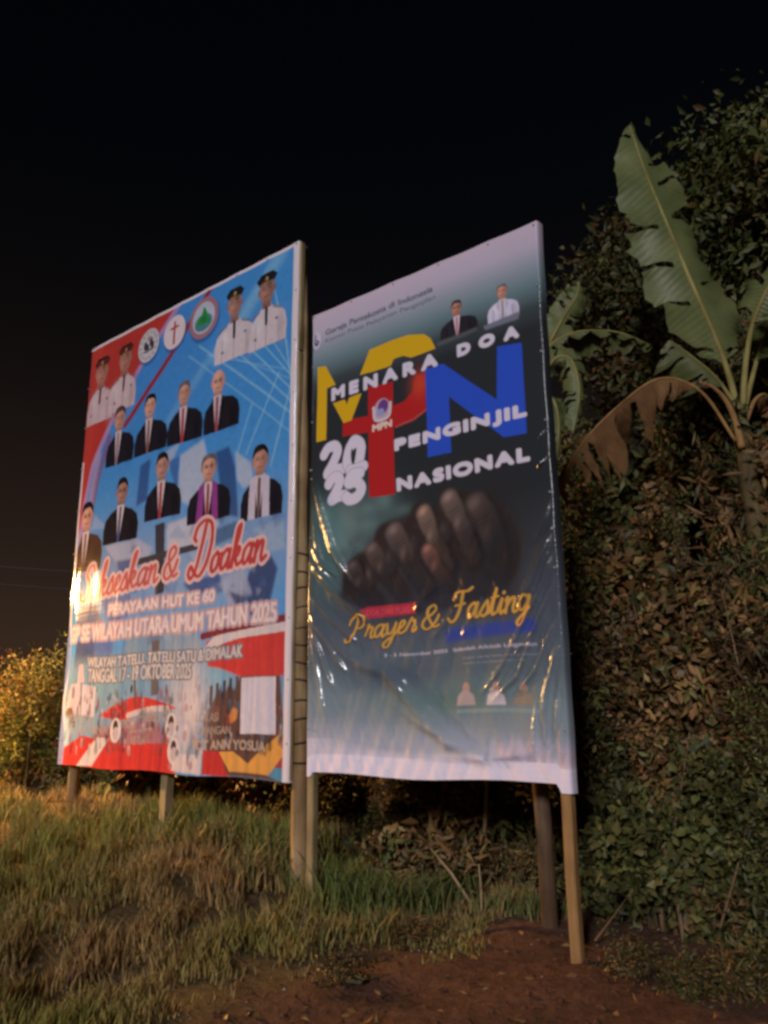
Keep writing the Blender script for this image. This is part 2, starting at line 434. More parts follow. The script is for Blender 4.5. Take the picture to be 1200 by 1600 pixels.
# brush-script letters as strokes: x-height 1, y up, (advance, strokes)
SCR = {
 'S': (1.5, [[(1.35, 1.75), (1.1, 2.1), (.65, 2.05), (.45, 1.6), (.9, 1.1), (1.1, .55), (.75, .0), (.25, .05), (.0, .45)]]),
 'u': (1.0, [[(.0, .9), (.1, .3), (.3, .0), (.55, .2), (.75, .95)], [(.75, .95), (.72, .3), (.85, .0), (1.05, .2)]]),
 'k': (1.0, [[(.0, .2), (.3, 1.4), (.35, 2.1), (.15, 1.9), (.12, .9), (.12, .0)], [(.14, .45), (.4, .95), (.62, .85), (.5, .55), (.2, .48)], [(.3, .5), (.6, .05), (.95, .2)]]),
 's': (.75, [[(.0, .2), (.35, 1.0), (.5, .75), (.6, .3), (.35, .0), (.1, .1)], [(.45, .05), (.8, .2)]]),
 'e': (.8, [[(.0, .3), (.35, .5), (.55, .8), (.4, 1.0), (.15, .75), (.12, .25), (.35, .0), (.8, .25)]]),
 'a': (1.0, [[(.7, .8), (.45, 1.0), (.1, .7), (.08, .2), (.3, .0), (.6, .35), (.75, .95)], [(.75, .95), (.7, .3), (.82, .0), (1.05, .2)]]),
 'n': (1.05, [[(.0, .8), (.12, .95), (.12, .0)], [(.12, .4), (.4, .95), (.62, .9), (.62, .3), (.75, .0), (1.05, .2)]]),
 'o': (.85, [[(.4, 1.0), (.1, .7), (.1, .2), (.35, .0), (.62, .3), (.6, .8), (.4, 1.0), (.65, .85), (.9, .9)]]),
 'D': (1.9, [[(.75, 1.95), (.7, 1.0), (.55, .2), (.2, -.1), (-.1, .1), (.05, .35), (.45, .1), (1.0, -.05), (1.45, .4), (1.55, 1.2), (1.25, 1.85), (.6, 2.05), (.05, 1.85), (-.1, 1.45), (.1, 1.3)]]),
 'P': (1.5, [[(.6, 1.9), (.55, 1.0), (.35, .1), (.0, -.15), (-.2, .1)], [(-.1, 1.3), (.05, 1.8), (.6, 2.1), (1.15, 1.9), (1.2, 1.35), (.85, 1.0), (.5, 1.05)]]),
 'r': (.8, [[(.0, .2), (.25, 1.05), (.4, .85), (.6, .85), (.5, .3), (.6, .0), (.85, .2)]]),
 'y': (.95, [[(.0, .9), (.1, .35), (.3, .1), (.55, .35), (.72, .95)], [(.72, .95), (.65, .0), (.45, -.85), (.15, -.95), (.1, -.6), (.9, .2)]]),
 'F': (1.3, [[(.75, 1.85), (.7, 1.0), (.5, .15), (.15, -.1), (-.1, .15)], [(-.05, 1.5), (.1, 1.9), (.6, 1.95), (1.1, 1.95), (1.4, 2.15)], [(.3, 1.0), (1.0, 1.1)]]),
 't': (.65, [[(.0, .2), (.3, 1.7), (.2, .5), (.3, .0), (.65, .2)], [(.0, 1.15), (.55, 1.2)]]),
 'i': (.5, [[(.0, .3), (.2, .95), (.15, .3), (.25, .0), (.5, .2)], [(.25, 1.35), (.27, 1.4)]]),
 'g': (.95, [[(.7, .85), (.4, 1.0), (.1, .65), (.1, .2), (.35, .05), (.65, .5), (.72, .95)], [(.72, .95), (.65, .0), (.45, -.85), (.15, -.9), (.1, -.55), (.9, .2)]]),
 '&': (1.5, [[(1.3, .2), (.9, .1), (.3, .9), (.2, 1.5), (.55, 1.75), (.8, 1.45), (.5, 1.05), (.05, .7), (.0, .2), (.4, -.05), (.9, .35), (1.1, .95)]]),
 ' ': (.6, [])}
def script_text(cv, t, p_bl, p_br, xh, w, col, outline=None, ow=.02, slant=.25, caps=1.0, nib=.45):
    a, b_ = cv.px(*p_bl), cv.px(*p_br); n = sum(SCR[c][0] for c in t); sx_ = (b_[0]-a[0])/n
    cur = 0; S = []
    for c in t:
        adv, st = SCR[c]
        for q in st:
            q = np.array(q, float)
            if c.isupper(): q = q*np.array([1, caps])
            S.append(np.stack([a[0]+(cur+q[:, 0]+slant*q[:, 1])*sx_, a[1]+(b_[1]-a[1])*cur/n-q[:, 1]*xh], 1))
        cur += adv
    for pas in ((outline, w+ow, 0), (col, w, nib)):
        if pas[0] is None: continue
        for q in S: cv.line(q, pas[1], pas[0], m=True, smooth=True, nib=pas[2])

SKIN = [K(158, 114, 98), K(176, 126, 108), K(150, 106, 92), K(186, 132, 112)]
_fig = np.random.default_rng(21)
def figure(cv, cx, top_y, bot_y, xl, xr, kind, skin=0, tie=(130, 40, 50), hair=(24, 20, 22), suit=(28, 26, 34), fade=None):
    """head-and-shoulders portrait printed on the banner; cx, top_y, bot_y, xl, xr measured on the photograph"""
    a = cv.px(cx, top_y); b_ = cv.px(cx, bot_y); L = cv.px(xl, bot_y)[0]; R = cv.px(xr, bot_y)[0]
    x = a[0]; y0, y1 = a[1], b_[1]; h = y1-y0; sk = SKIN[skin]; sk2 = sk*.62
    hy = y0+.205*h; rx, ry = .138*h*_fig.uniform(.92, 1.1), .19*h; x = x+_fig.uniform(-.015, .015)*h; sk = sk*_fig.uniform(.85, 1.1); sk2 = sk*.62; st_ = _fig.integers(0, 4); gl_ = kind != 'uniform' and _fig.random() < .4
    body = K(*suit) if kind != 'uniform' else K(178, 166, 172)
    sh = y0+.47*h; bw = (R-L); cxb = (L+R)/2
    cv.poly([(L+.01*bw, y1), (L+.0*bw, sh+.30*h), (L+.05*bw, sh+.15*h), (L+.2*bw, sh+.05*h), (x-.10*h, sh-.01*h), (x-.075*h, sh-.09*h), (x+.075*h, sh-.09*h), (x+.10*h, sh-.01*h), (R-.2*bw, sh+.05*h), (R-.05*bw, sh+.15*h), (R-.0*bw, sh+.30*h), (R-.01*bw, y1)], body, m=True)
    cv.glow((L+.25*bw, sh+.2*h), .1*bw, .12*h, np.minimum(body*1.35, .8), .6, m=True); cv.glow((R-.14*bw, sh+.35*h), .1*bw, .2*h, body*.6, .6, m=True)
    dk = body*.55
    for sg, e in ((-1, L), (1, R)):
        cv.line([(x+sg*.6*abs(e-x), sh+.2*h), (x+sg*.62*abs(e-x), y1)], .008, dk, .6, m=True)
    cv.poly([(x-.07*h, y0+.33*h), (x+.07*h, y0+.33*h), (x+.09*h, sh), (x-.09*h, sh)], sk2, m=True)
    if kind == 'uniform':
        cv.line([(x, sh), (x, y1)], .006, body*.5, .8, m=True)
        cv.poly([(x-.03*h, sh-.02*h), (x+.03*h, sh-.02*h), (x+.025*h, sh+.22*h), (x, sh+.26*h), (x-.025*h, sh+.22*h)], K(50, 46, 52), m=True)
        for k in (.2, .38): cv.ell((x+.28*bw*(1 if k < .3 else -1), sh+k*h), .03*h, .02*h, K(70, 66, 76), .8)
        for sg in (-1, 1): cv.line([(x+sg*.2*bw, sh+.02*h), (x+sg*.38*bw, sh+.07*h)], .012, K(90, 84, 90), .7, m=True)
    else:
        cv.poly([(x-.1*h, sh-.05*h), (x+.1*h, sh-.05*h), (x+.02*h, y1), (x-.02*h, y1)], K(172, 160, 168), m=True)
        cv.poly([(x-.028*h, sh-.02*h), (x+.028*h, sh-.02*h), (x+.035*h, y1), (x-.035*h, y1)], K(*tie), m=True)
        for sg in (-1, 1): cv.poly([(x+sg*.1*h, sh-.06*h), (x+sg*.17*h, sh+.12*h), (x+sg*.02*h, y1), (x+sg*.1*h, y1)], body*.7, m=True)
        if kind == 'scarf':
            for sg in (-1, 1): cv.poly([(x+sg*.07*h, sh-.08*h), (x+sg*.2*h, sh), (x+sg*.22*h, y1), (x+sg*.07*h, y1)], K(165, 158, 178), m=True)
        if kind == 'stole':
            for sg in (-1, 1): cv.poly([(x+sg*.08*h, sh-.07*h), (x+sg*.2*h, sh), (x+sg*.24*h, y1), (x+sg*.1*h, y1)], K(120, 38, 118), m=True)
    # head
    for sg in (-1, 1): cv.ell((x+sg*rx*1.02, hy+.01*h), .025*h, .05*h, sk2)
    cv.ell((x, hy), rx, ry, sk)
    cv.ell((x, hy+.09*h), rx*.8, .105*h, sk, soft=.012); cv.glow((x+.65*rx, hy+.02*h), rx*.4, ry*.8, sk*.5, .65, m=True); cv.glow((x-.35*rx, hy+.03*h), rx*.35, ry*.3, np.minimum(sk*1.3, .8), .55, m=True); cv.glow((x, hy-.02*h), rx*.8, .03*h, sk2, .5, m=True); cv.glow((x, hy+.165*h), rx*.6, .03*h, sk*.5, .6, m=True)
    if kind == 'uniform':
        cv.ell((x, hy-.13*h), rx*1.12, .075*h, K(*hair))
        cv.poly([(x-rx*1.4, hy-.17*h), (x-rx*.8, hy-.24*h), (x+rx*.8, hy-.24*h), (x+rx*1.4, hy-.17*h), (x+rx*1.05, hy-.09*h), (x-rx*1.05, hy-.09*h)], K(30, 28, 32), m=True)
        cv.ell((x, hy-.155*h), .025*h, .03*h, K(150, 125, 70)); cv.line([(x-rx*.95, hy-.09*h), (x+rx*.95, hy-.09*h)], .014*h, K(110, 90, 55), m=True)
    else:
        part = (-.45, .35, 0, .6)[st_]; lift = (.0, .012, -.012, .02)[st_]*h; side = (.02, -.03, .05, 0)[st_]*h
        T = [(x-rx*1.04, hy+side), (x-rx*1.12, hy-.09*h), (x-rx*.78, hy-.19*h-lift), (x+part*.3*rx, hy-.212*h-lift), (x+rx*.75, hy-.185*h), (x+rx*1.12, hy-.09*h), (x+rx*1.04, hy+side), (x+rx*.9, hy-.075*h), (x+rx*.55, hy-.118*h), (x+part*rx, hy-.135*h), (x-.55*rx, hy-.112*h), (x-rx*.9, hy-.07*h)]
        hc = K(*hair) if st_ != 2 else K(*hair)*.6+K(120, 112, 112)*.4
        if hair is not None and hair[0] < 90:
            cv.poly(T, hc, m=True, smooth=True); cv.glow((x-.3*rx, hy-.17*h), rx*.5, .02*h, np.minimum(hc*2.2, .5), .6, m=True)
    if gl_:
        for sg in (-1, 1): cv.line([(x+sg*.02*h, hy-.015*h), (x+sg*.055*h, hy-.035*h), (x+sg*.09*h, hy-.015*h), (x+sg*.055*h, hy+.012*h), (x+sg*.02*h, hy-.015*h)], .005*h, K(30, 26, 28), .9, m=True)
    for sg in (-1, 1):
        cv.ell((x+sg*.055*h, hy-.015*h), .026*h, .011*h, sk*.3, .9)
        cv.line([(x+sg*.03*h, hy-.045*h), (x+sg*.085*h, hy-.05*h)], .007*h, sk*.35, .8, m=True)
    cv.line([(x, hy), (x+.012*h, hy+.05*h), (x-.018*h, hy+.06*h)], .007*h, sk2, .9, m=True)
    cv.line([(x-.045*h, hy+.1*h), (x+.045*h, hy+.1*h)], .010*h, K(105, 48, 46), .8, m=True)
    cv.glow((x-.04*h, hy-.08*h), .05*h, .04*h, np.minimum(sk*1.4, .8), .5, m=True)
    if fade is not None: cv.poly([(L, y0), (R, y0), (R, y1), (L, y1)], fade[0], fade[1], m=True)

def art_left():
    W, H = float(np.linalg.norm(B1R-B1L)), 4.5
    cv = Canvas(W, H, 250, [(140, 545), (481, 377), (449, 1222), (86, 1195)])
    Yn = cv.Y/H; Xn = cv.X/W
    t = np.clip(Yn/.62, 0, 1)[..., None]; u = np.clip(Xn, 0, 1)[..., None]
    cv.im[:] = K(24, 98, 172)*(1-t)+K(34, 128, 192)*t
    cv.im[:] = cv.im*(1-.55*u*(1-t))+K(30, 138, 196)*(.55*u*(1-t))
    # light beams
    for a, b_, w, al in [((456, 393), (345, 565), .07, .35), ((440, 410), (250, 690), .05, .22), ((318, 545), (470, 660), .012, .5), ((350, 530), (468, 640), .01, .5), ((300, 560), (468, 690), .01, .35),
                     ((392, 545), (468, 620), .008, .6), ((415, 540), (470, 600), .008, .6), ((430, 530), (468, 590), .008, .5), ((440, 455), (458, 540), .01, .5), ((458, 540), (470, 640), .012, .6),
                     ((445, 590), (390, 720), .010, .5), ((468, 600), (430, 740), .012, .5), ((400, 640), (375, 720), .012, .4), ((330, 560), (455, 585), .006, .4), ((360, 560), (462, 600), .006, .4)]:
        cv.line([a, b_], w, K(120, 175, 205), al, soft=w*1.2)
    # faceted pale and dark blue shapes (crystal mountain) in the middle
    r2 = np.random.default_rng(5)
    cv.glow((300, 900), 1.1, .55, K(120, 140, 170), .75); cv.glow((420, 850), .5, .4, K(110, 130, 165), .6); cv.glow((180, 900), .6, .6, K(110, 115, 140), .6)
    shapes = [([(285, 720), (322, 694), (330, 745), (300, 800), (280, 790)], (150, 160, 178)), ([(222, 735), (238, 725), (232, 790), (215, 800)], (30, 62, 118)), ([(248, 725), (285, 700), (268, 740), (250, 760)], (135, 150, 172)),
              ([(340, 715), (362, 707), (372, 740), (376, 820), (352, 815)], (26, 56, 110)), ([(372, 715), (398, 735), (402, 765), (385, 775), (374, 760)], (145, 160, 180)), ([(266, 730), (284, 722), (280, 770), (285, 800)], (40, 80, 140)),
              ([(300, 790), (325, 775), (345, 830), (318, 850), (296, 845)], (150, 155, 172)), ([(262, 830), (300, 815), (330, 850), (300, 862), (262, 870)], (160, 162, 178)), ([(330, 840), (375, 825), (372, 850), (340, 862)], (50, 82, 120)),
              ([(165, 862), (215, 850), (240, 865), (230, 890), (190, 895)], (140, 145, 168)), ([(185, 885), (215, 880), (205, 900), (190, 905)], (50, 70, 120)), ([(400, 840), (450, 820), (452, 870), (420, 875)], (120, 145, 172)),
              ([(400, 890), (430, 880), (440, 900), (425, 960), (395, 975), (385, 930)], (34, 40, 84)), ([(345, 915), (385, 900), (398, 940), (360, 960)], (128, 138, 165)), ([(360, 935), (392, 945), (375, 965)], (40, 48, 90)),
              ([(290, 920), (345, 905), (350, 935), (300, 940)], (38, 62, 122)), ([(160, 945), (205, 935), (215, 960), (175, 985)], (80, 95, 150)), ([(118, 960), (150, 950), (165, 990), (120, 1000)], (95, 90, 110)),
              ([(120, 1010), (150, 1005), (150, 1040), (115, 1050)], (70, 62, 90)), ([(147, 1010), (180, 1008), (178, 1032), (148, 1035)], (72, 88, 150)), ([(200, 1003), (300, 990), (330, 1030), (280, 1050), (190, 1040)], (105, 128, 150))]
    for P, c in shapes: cv.poly(P, K(*c), .85, soft=.012)
    for i in range(90):
        p = (r2.uniform(110, 445), r2.uniform(820, 1050)); c = [(150, 155, 175), (60, 85, 140), (90, 120, 160), (38, 46, 90)][i % 4]
        a = r2.uniform(0, 6.28); rr = r2.uniform(6, 22)
        P = [(p[0]+rr*math.cos(a+k*2.1)*r2.uniform(.4, 1), p[1]+rr*math.sin(a+k*2.1)*r2.uniform(.5, 1.2)) for k in range(3)]
        cv.poly(P, K(*c), .38, soft=.012)
    # lower landscape of the poster
    cv.poly([(86, 1195), (105, 1040), (452, 1000), (449, 1222)], K(110, 132, 146), .7, soft=.05)
    cv.glow((300, 1080), .3, .32, K(168, 160, 168), .9); cv.glow((160, 1080), .35, .2, K(105, 140, 155), .7); cv.glow((340, 1060), .2, .2, K(100, 150, 175), .8)
    cv.poly([(335, 1100), (345, 1082), (352, 1092), (360, 1078), (368, 1086), (380, 1062), (440, 1050), (450, 1222), (330, 1215), (318, 1130)], K(86, 60, 52), soft=.01)
    for xx in (331, 341, 352, 362, 372): cv.line([(xx, 1105), (xx+1, 1080-(xx-331)*.3)], .018, K(70, 56, 56)); 
    # red curved flags
    cv.poly([(324, 1010), (350, 1000), (400, 992), (452, 980), (450, 1062), (378, 1066), (345, 1052), (326, 1048)], K(176, 38, 34), soft=.006)
    cv.line([(322, 1032), (338, 1012), (370, 1000), (410, 993), (452, 985)], .05, K(176, 168, 174), smooth=True)
    cv.line([(318, 1002), (350, 995), (395, 987), (452, 975)], .03, K(110, 38, 46), smooth=True)
    cv.poly([(155, 1122), (180, 1105), (215, 1094), (260, 1105), (275, 1112), (225, 1118), (195, 1128)], K(170, 36, 30), smooth=True)
    cv.line([(200, 1122), (235, 1114), (262, 1112)], .025, K(168, 155, 158), smooth=True)
    cv.poly([(150, 1140), (240, 1125), (270, 1160), (260, 1190), (150, 1185)], K(150, 60, 56), .7, soft=.04)
    # open bible and candle
    cv.poly([(100, 1110), (112, 1075), (128, 1072), (128, 1122), (102, 1120)], K(160, 152, 168), smooth=False); cv.poly([(128, 1122), (130, 1075), (152, 1078), (148, 1124)], K(166, 158, 174))
    cv.line([(128, 1073), (127, 1122)], .01, K(110, 104, 120)); cv.ell((108, 1118), .07, .05, K(110, 80, 52), m=False); cv.poly([(122, 1072), (125, 1045), (131, 1044), (133, 1072)], K(178, 150, 160))
    cv.poly([(88, 1180), (95, 1125), (112, 1125), (108, 1165)], K(130, 160, 185), soft=.02)
    # dark cross
    cv.poly([(245, 830), (259, 826), (257, 935), (243, 940)], K(52, 50, 58)); cv.poly([(211, 884), (310, 858), (311, 868), (211, 894)], K(58, 54, 60)); cv.poly([(238, 1010), (250, 1008), (248, 1092), (236, 1094)], K(88, 82, 84))
    cv.line([(212, 1070), (213, 1110)], .014, K(90, 60, 55)); cv.ell((207, 1082), .02, .04, K(60, 48, 50), m=False); cv.ell((174, 1092), .015, .04, K(70, 70, 90), m=False)
    # bottom band
    cv.poly([(86, 1198), (90, 1176), (130, 1152), (200, 1165), (268, 1165), (275, 1210)], K(168, 30, 24)); cv.poly([(120, 1198), (152, 1154), (172, 1155), (144, 1197)], K(168, 160, 166))
    cv.poly([(268, 1204), (272, 1178), (316, 1180), (314, 1210)], K(170, 160, 164)); cv.poly([(316, 1210), (318, 1173), (345, 1178), (358, 1215)], K(160, 28, 26))
    cv.poly([(344, 1178), (366, 1178), (388, 1196), (420, 1165), (449, 1142), (449, 1175), (420, 1212), (360, 1208)], K(190, 132, 44)); cv.poly([(449, 1176), (430, 1198), (448, 1202)], K(150, 45, 55)); cv.poly([(418, 1213), (430, 1200), (450, 1202), (450, 1224)], K(62, 120, 150))
    # crowd with raised arms and small flags across the lower collage
    for i in range(230):
        x_, y_ = r2.uniform(96, 446), r2.uniform(1078, 1172); w_ = r2.uniform(.008, .02); c_ = ((60, 50, 54), (96, 76, 72), (150, 60, 54), (168, 156, 160), (74, 92, 112), (120, 96, 84), (44, 40, 48))[r2.integers(0, 7)]
        cv.ell((x_, y_), w_, w_*1.3, K(*c_), .62, .01, m=False); cv.ell(cv.px(x_, y_)+np.array([0, w_*2.6]), w_*1.5, w_*2.2, K(*[q_*.8 for q_ in c_]), .55, .012)
        if i % 5 == 0: cv.line([(x_, y_), (x_+r2.uniform(-4, 4), y_-r2.uniform(8, 22))], .006, K(*[q_*.7 for q_ in c_]), .7)
    # plain white panel
    cv.poly([(380, 1068), (434, 1064), (432, 1151), (377, 1152)], K(176, 170, 184))
    # little portraits and pale decorations at the foot
    cv.glow((300, 1110), .18, .22, K(178, 168, 174), .9); cv.glow((285, 1150), .1, .2, K(172, 160, 168), .8)
    for cx_, cy_ in ((182, 1143), (268, 1138), (272, 1175)):
        cv.ell((cx_, cy_), .09, .11, K(172, 164, 170), m=False); cv.ell((cx_, cy_-6), .04, .055, K(60, 44, 42), m=False); cv.ell((cx_, cy_+5), .045, .06, K(150, 140, 150), m=False)
    for i in range(26):
        cv.ell((r2.uniform(262, 318), r2.uniform(1085, 1205)), r2.uniform(.01, .03), r2.uniform(.02, .05), K(*((80, 66, 72), (180, 170, 176), (150, 110, 112))[i % 3]), .7, m=False)
    cv.poly([(360, 1125), (366, 1112), (374, 1116), (372, 1130), (362, 1137)], K(176, 110, 52), soft=.005)
    tan = K(138, 122, 112)
    cv.text('PANITIA', (108, 1133), (148, 1122), tan, .004); cv.text('PELAKSANA', (106, 1147), (170, 1136), tan, .004); cv.text('PDT', (192, 1140), (215, 1128), tan, .004)
    cv.text('HUBUNGI', (218, 1132), (262, 1118), tan, .004); cv.line([(203, 1148), (238, 1143)], .012, tan, .7); cv.text('KETUA', (205, 1166), (228, 1154), tan, .004)
    cv.text('LOKASI', (308, 1131), (344, 1119), tan, .004); cv.text('LAPANGAN', (308, 1150), (362, 1140), tan, .005); cv.text('PDT ANN YOSUA', (302, 1172), (416, 1163), K(150, 134, 122), .006)
    # red corner with pale line, dark red diagonal
    cv.poly([(139, 546), (284, 474), (215, 586), (176, 656), (140, 735), (122, 830), (112, 860)], K(158, 32, 22), soft=.004)
    cv.poly([(139, 546), (160, 535), (150, 640), (122, 830), (112, 860)], K(176, 44, 26), .6, soft=.05)
    cv.line([(288, 470), (215, 585), (176, 656), (144, 730), (128, 800), (120, 870)], .035, K(150, 112, 156), .9, soft=.02)
    cv.line([(170, 690), (150, 760), (138, 820)], .05, K(120, 44, 70), .6, soft=.03); cv.line([(152, 720), (140, 790), (128, 900)], .05, K(170, 128, 140), .5, soft=.05)
    cv.line([(340, 446), (270, 560), (196, 670)], .035, K(122, 34, 52))
    # emblems
    def disc(c, r, col): cv.ell(cv.px(*c)+np.array([.012, .03]), r*1.06, r*1.06, K(22, 50, 110), .6, .03); cv.ell(c, r, r, K(*col), m=False)
    disc((234, 541), .185, (168, 164, 168)); e = cv.px(234, 541)
    for i in range(14):
        a = i*6.283/14; cv.ell(e+.145*np.array([math.cos(a), math.sin(a)]), .022, .022, K(130, 128, 134), .8)
    for dx, dy in ((-.06, -.01), (-.02, .03), (.04, -.03), (.07, .02)): cv.ell(e+np.array([dx, dy]), .03, .05, K(52, 50, 56))
    cv.line([e+np.array([-.08, .06]), e+np.array([.08, .06])], .012, K(90, 88, 92), m=True); cv.ell(e+np.array([0, -.08]), .04, .03, K(140, 110, 116))
    disc((277, 521), .18, (186, 172, 178)); e = cv.px(277, 521)
    cv.line([e+np.array([0, -.11]), e+np.array([0, .12])], .014, K(150, 34, 54), m=True); cv.line([e+np.array([-.06, -.05]), e+np.array([.06, -.05])], .013, K(150, 34, 54), m=True); cv.line([e+np.array([-.01, .12]), e+np.array([.01, .12])], .01, K(150, 34, 54), m=True)
    disc((325, 499), .215, (140, 92, 104)); e = cv.px(325, 499); cv.ell(e, .165, .165, K(150, 158, 172)); cv.ell(e+np.array([0, .05]), .13, .09, K(58, 110, 120))
    cv.poly(e+np.array([(-.1, .07), (-.07, -.02), (-.03, -.03), (0, -.11), (.05, -.05), (.06, .0), (.1, .03), (.08, .08), (0, .06)]), K(26, 122, 52), m=True, smooth=True); cv.glow(e+np.array([0, .02]), .04, .05, K(20, 90, 40), .7, m=True)
    # portraits
    figure(cv, 158, 562, 662, 131, 173, 'uniform', 0, hair=(90, 26, 20), fade=(K(150, 40, 30), .22)); figure(cv, 196, 542, 642, 166, 211, 'uniform', 0, hair=(90, 26, 20), fade=(K(150, 40, 30), .18))
    figure(cv, 375, 455, 564, 341, 404, 'uniform', 2); figure(cv, 427, 432, 546, 396, 458, 'uniform', 2)
    figure(cv, 188, 640, 731, 164, 209, 'suit', 1, tie=(120, 96, 110), hair=(70, 40, 40)); figure(cv, 239, 621, 714, 211, 263, 'suit', 3, tie=(110, 62, 56))
    figure(cv, 294, 600, 698, 264, 319, 'suit', 1, tie=(150, 34, 44)); figure(cv, 348, 582, 681, 321, 378, 'suit', 3, tie=(132, 56, 66), hair=(150, 60, 50))
    figure(cv, 136, 793, 900, 112, 158, 'suit', 3, tie=(90, 60, 50), suit=(70, 48, 36)); figure(cv, 194, 755, 854, 161, 216, 'suit', 2, tie=(50, 66, 110), suit=(30, 26, 30))
    figure(cv, 257, 717, 819, 227, 284, 'suit', 0, tie=(136, 40, 46)); figure(cv, 331, 717, 823, 294, 362, 'stole', 1, tie=(130, 34, 50)); figure(cv, 413, 708, 821, 379, 448, 'scarf', 0, tie=(84, 66, 76))
    # lettering
    pink = K(186, 152, 152)
    script_text(cv, 'Sukseskan & ', (122, 948), (290, 906), .165, .019, K(166, 70, 66), pink, .026)
    script_text(cv, 'Doakan', (296, 910), (420, 886), .165, .022, K(160, 44, 46), pink, .026, caps=1.45)
    cv.text('PERAYAAN HUT KE 60', (172, 968), (337, 931), K(190, 178, 182), .008, K(158, 128, 136), .028)
    cv.text('GP SE WILAYAH UTARA UMUM TAHUN 2025', (108, 1010), (437, 952), K(190, 178, 182), .008, K(160, 130, 138), .030)
    wt = K(170, 164, 166)
    cv.text('WILAYAH TATELU, TATELU SATU & DIMALAK', (138, 1049), (382, 1018), wt, .007, K(90, 95, 110), .02)
    cv.text('TANGGAL 17 - 19 OKTOBER 2025', (138, 1071), (300, 1043), wt, .007, K(92, 96, 108), .02)
    lum = cv.im.mean(-1, keepdims=True); cv.im[:] = (cv.im*.86+lum*.14)*.84
    gr_ = blur(r2.normal(0, 1, (cv.ny//3, cv.nx//3)), 1.2); gr_ = np.repeat(np.repeat(gr_, 3, 0), 3, 1); cv.im[:gr_.shape[0], :gr_.shape[1]] *= (1+.10*gr_)[..., None]
    # hem: pale border strip
    hem = K(176, 168, 172)
    cv.poly([(0, 0), (W, 0), (W, .03), (0, .03)], hem, m=True); cv.poly([(W-.055, 0), (W, 0), (W, H), (W-.055, H)], hem, m=True); cv.poly([(0, H*.3), (.035, H*.3), (.035, H), (0, H)], hem, m=True)
    return cv

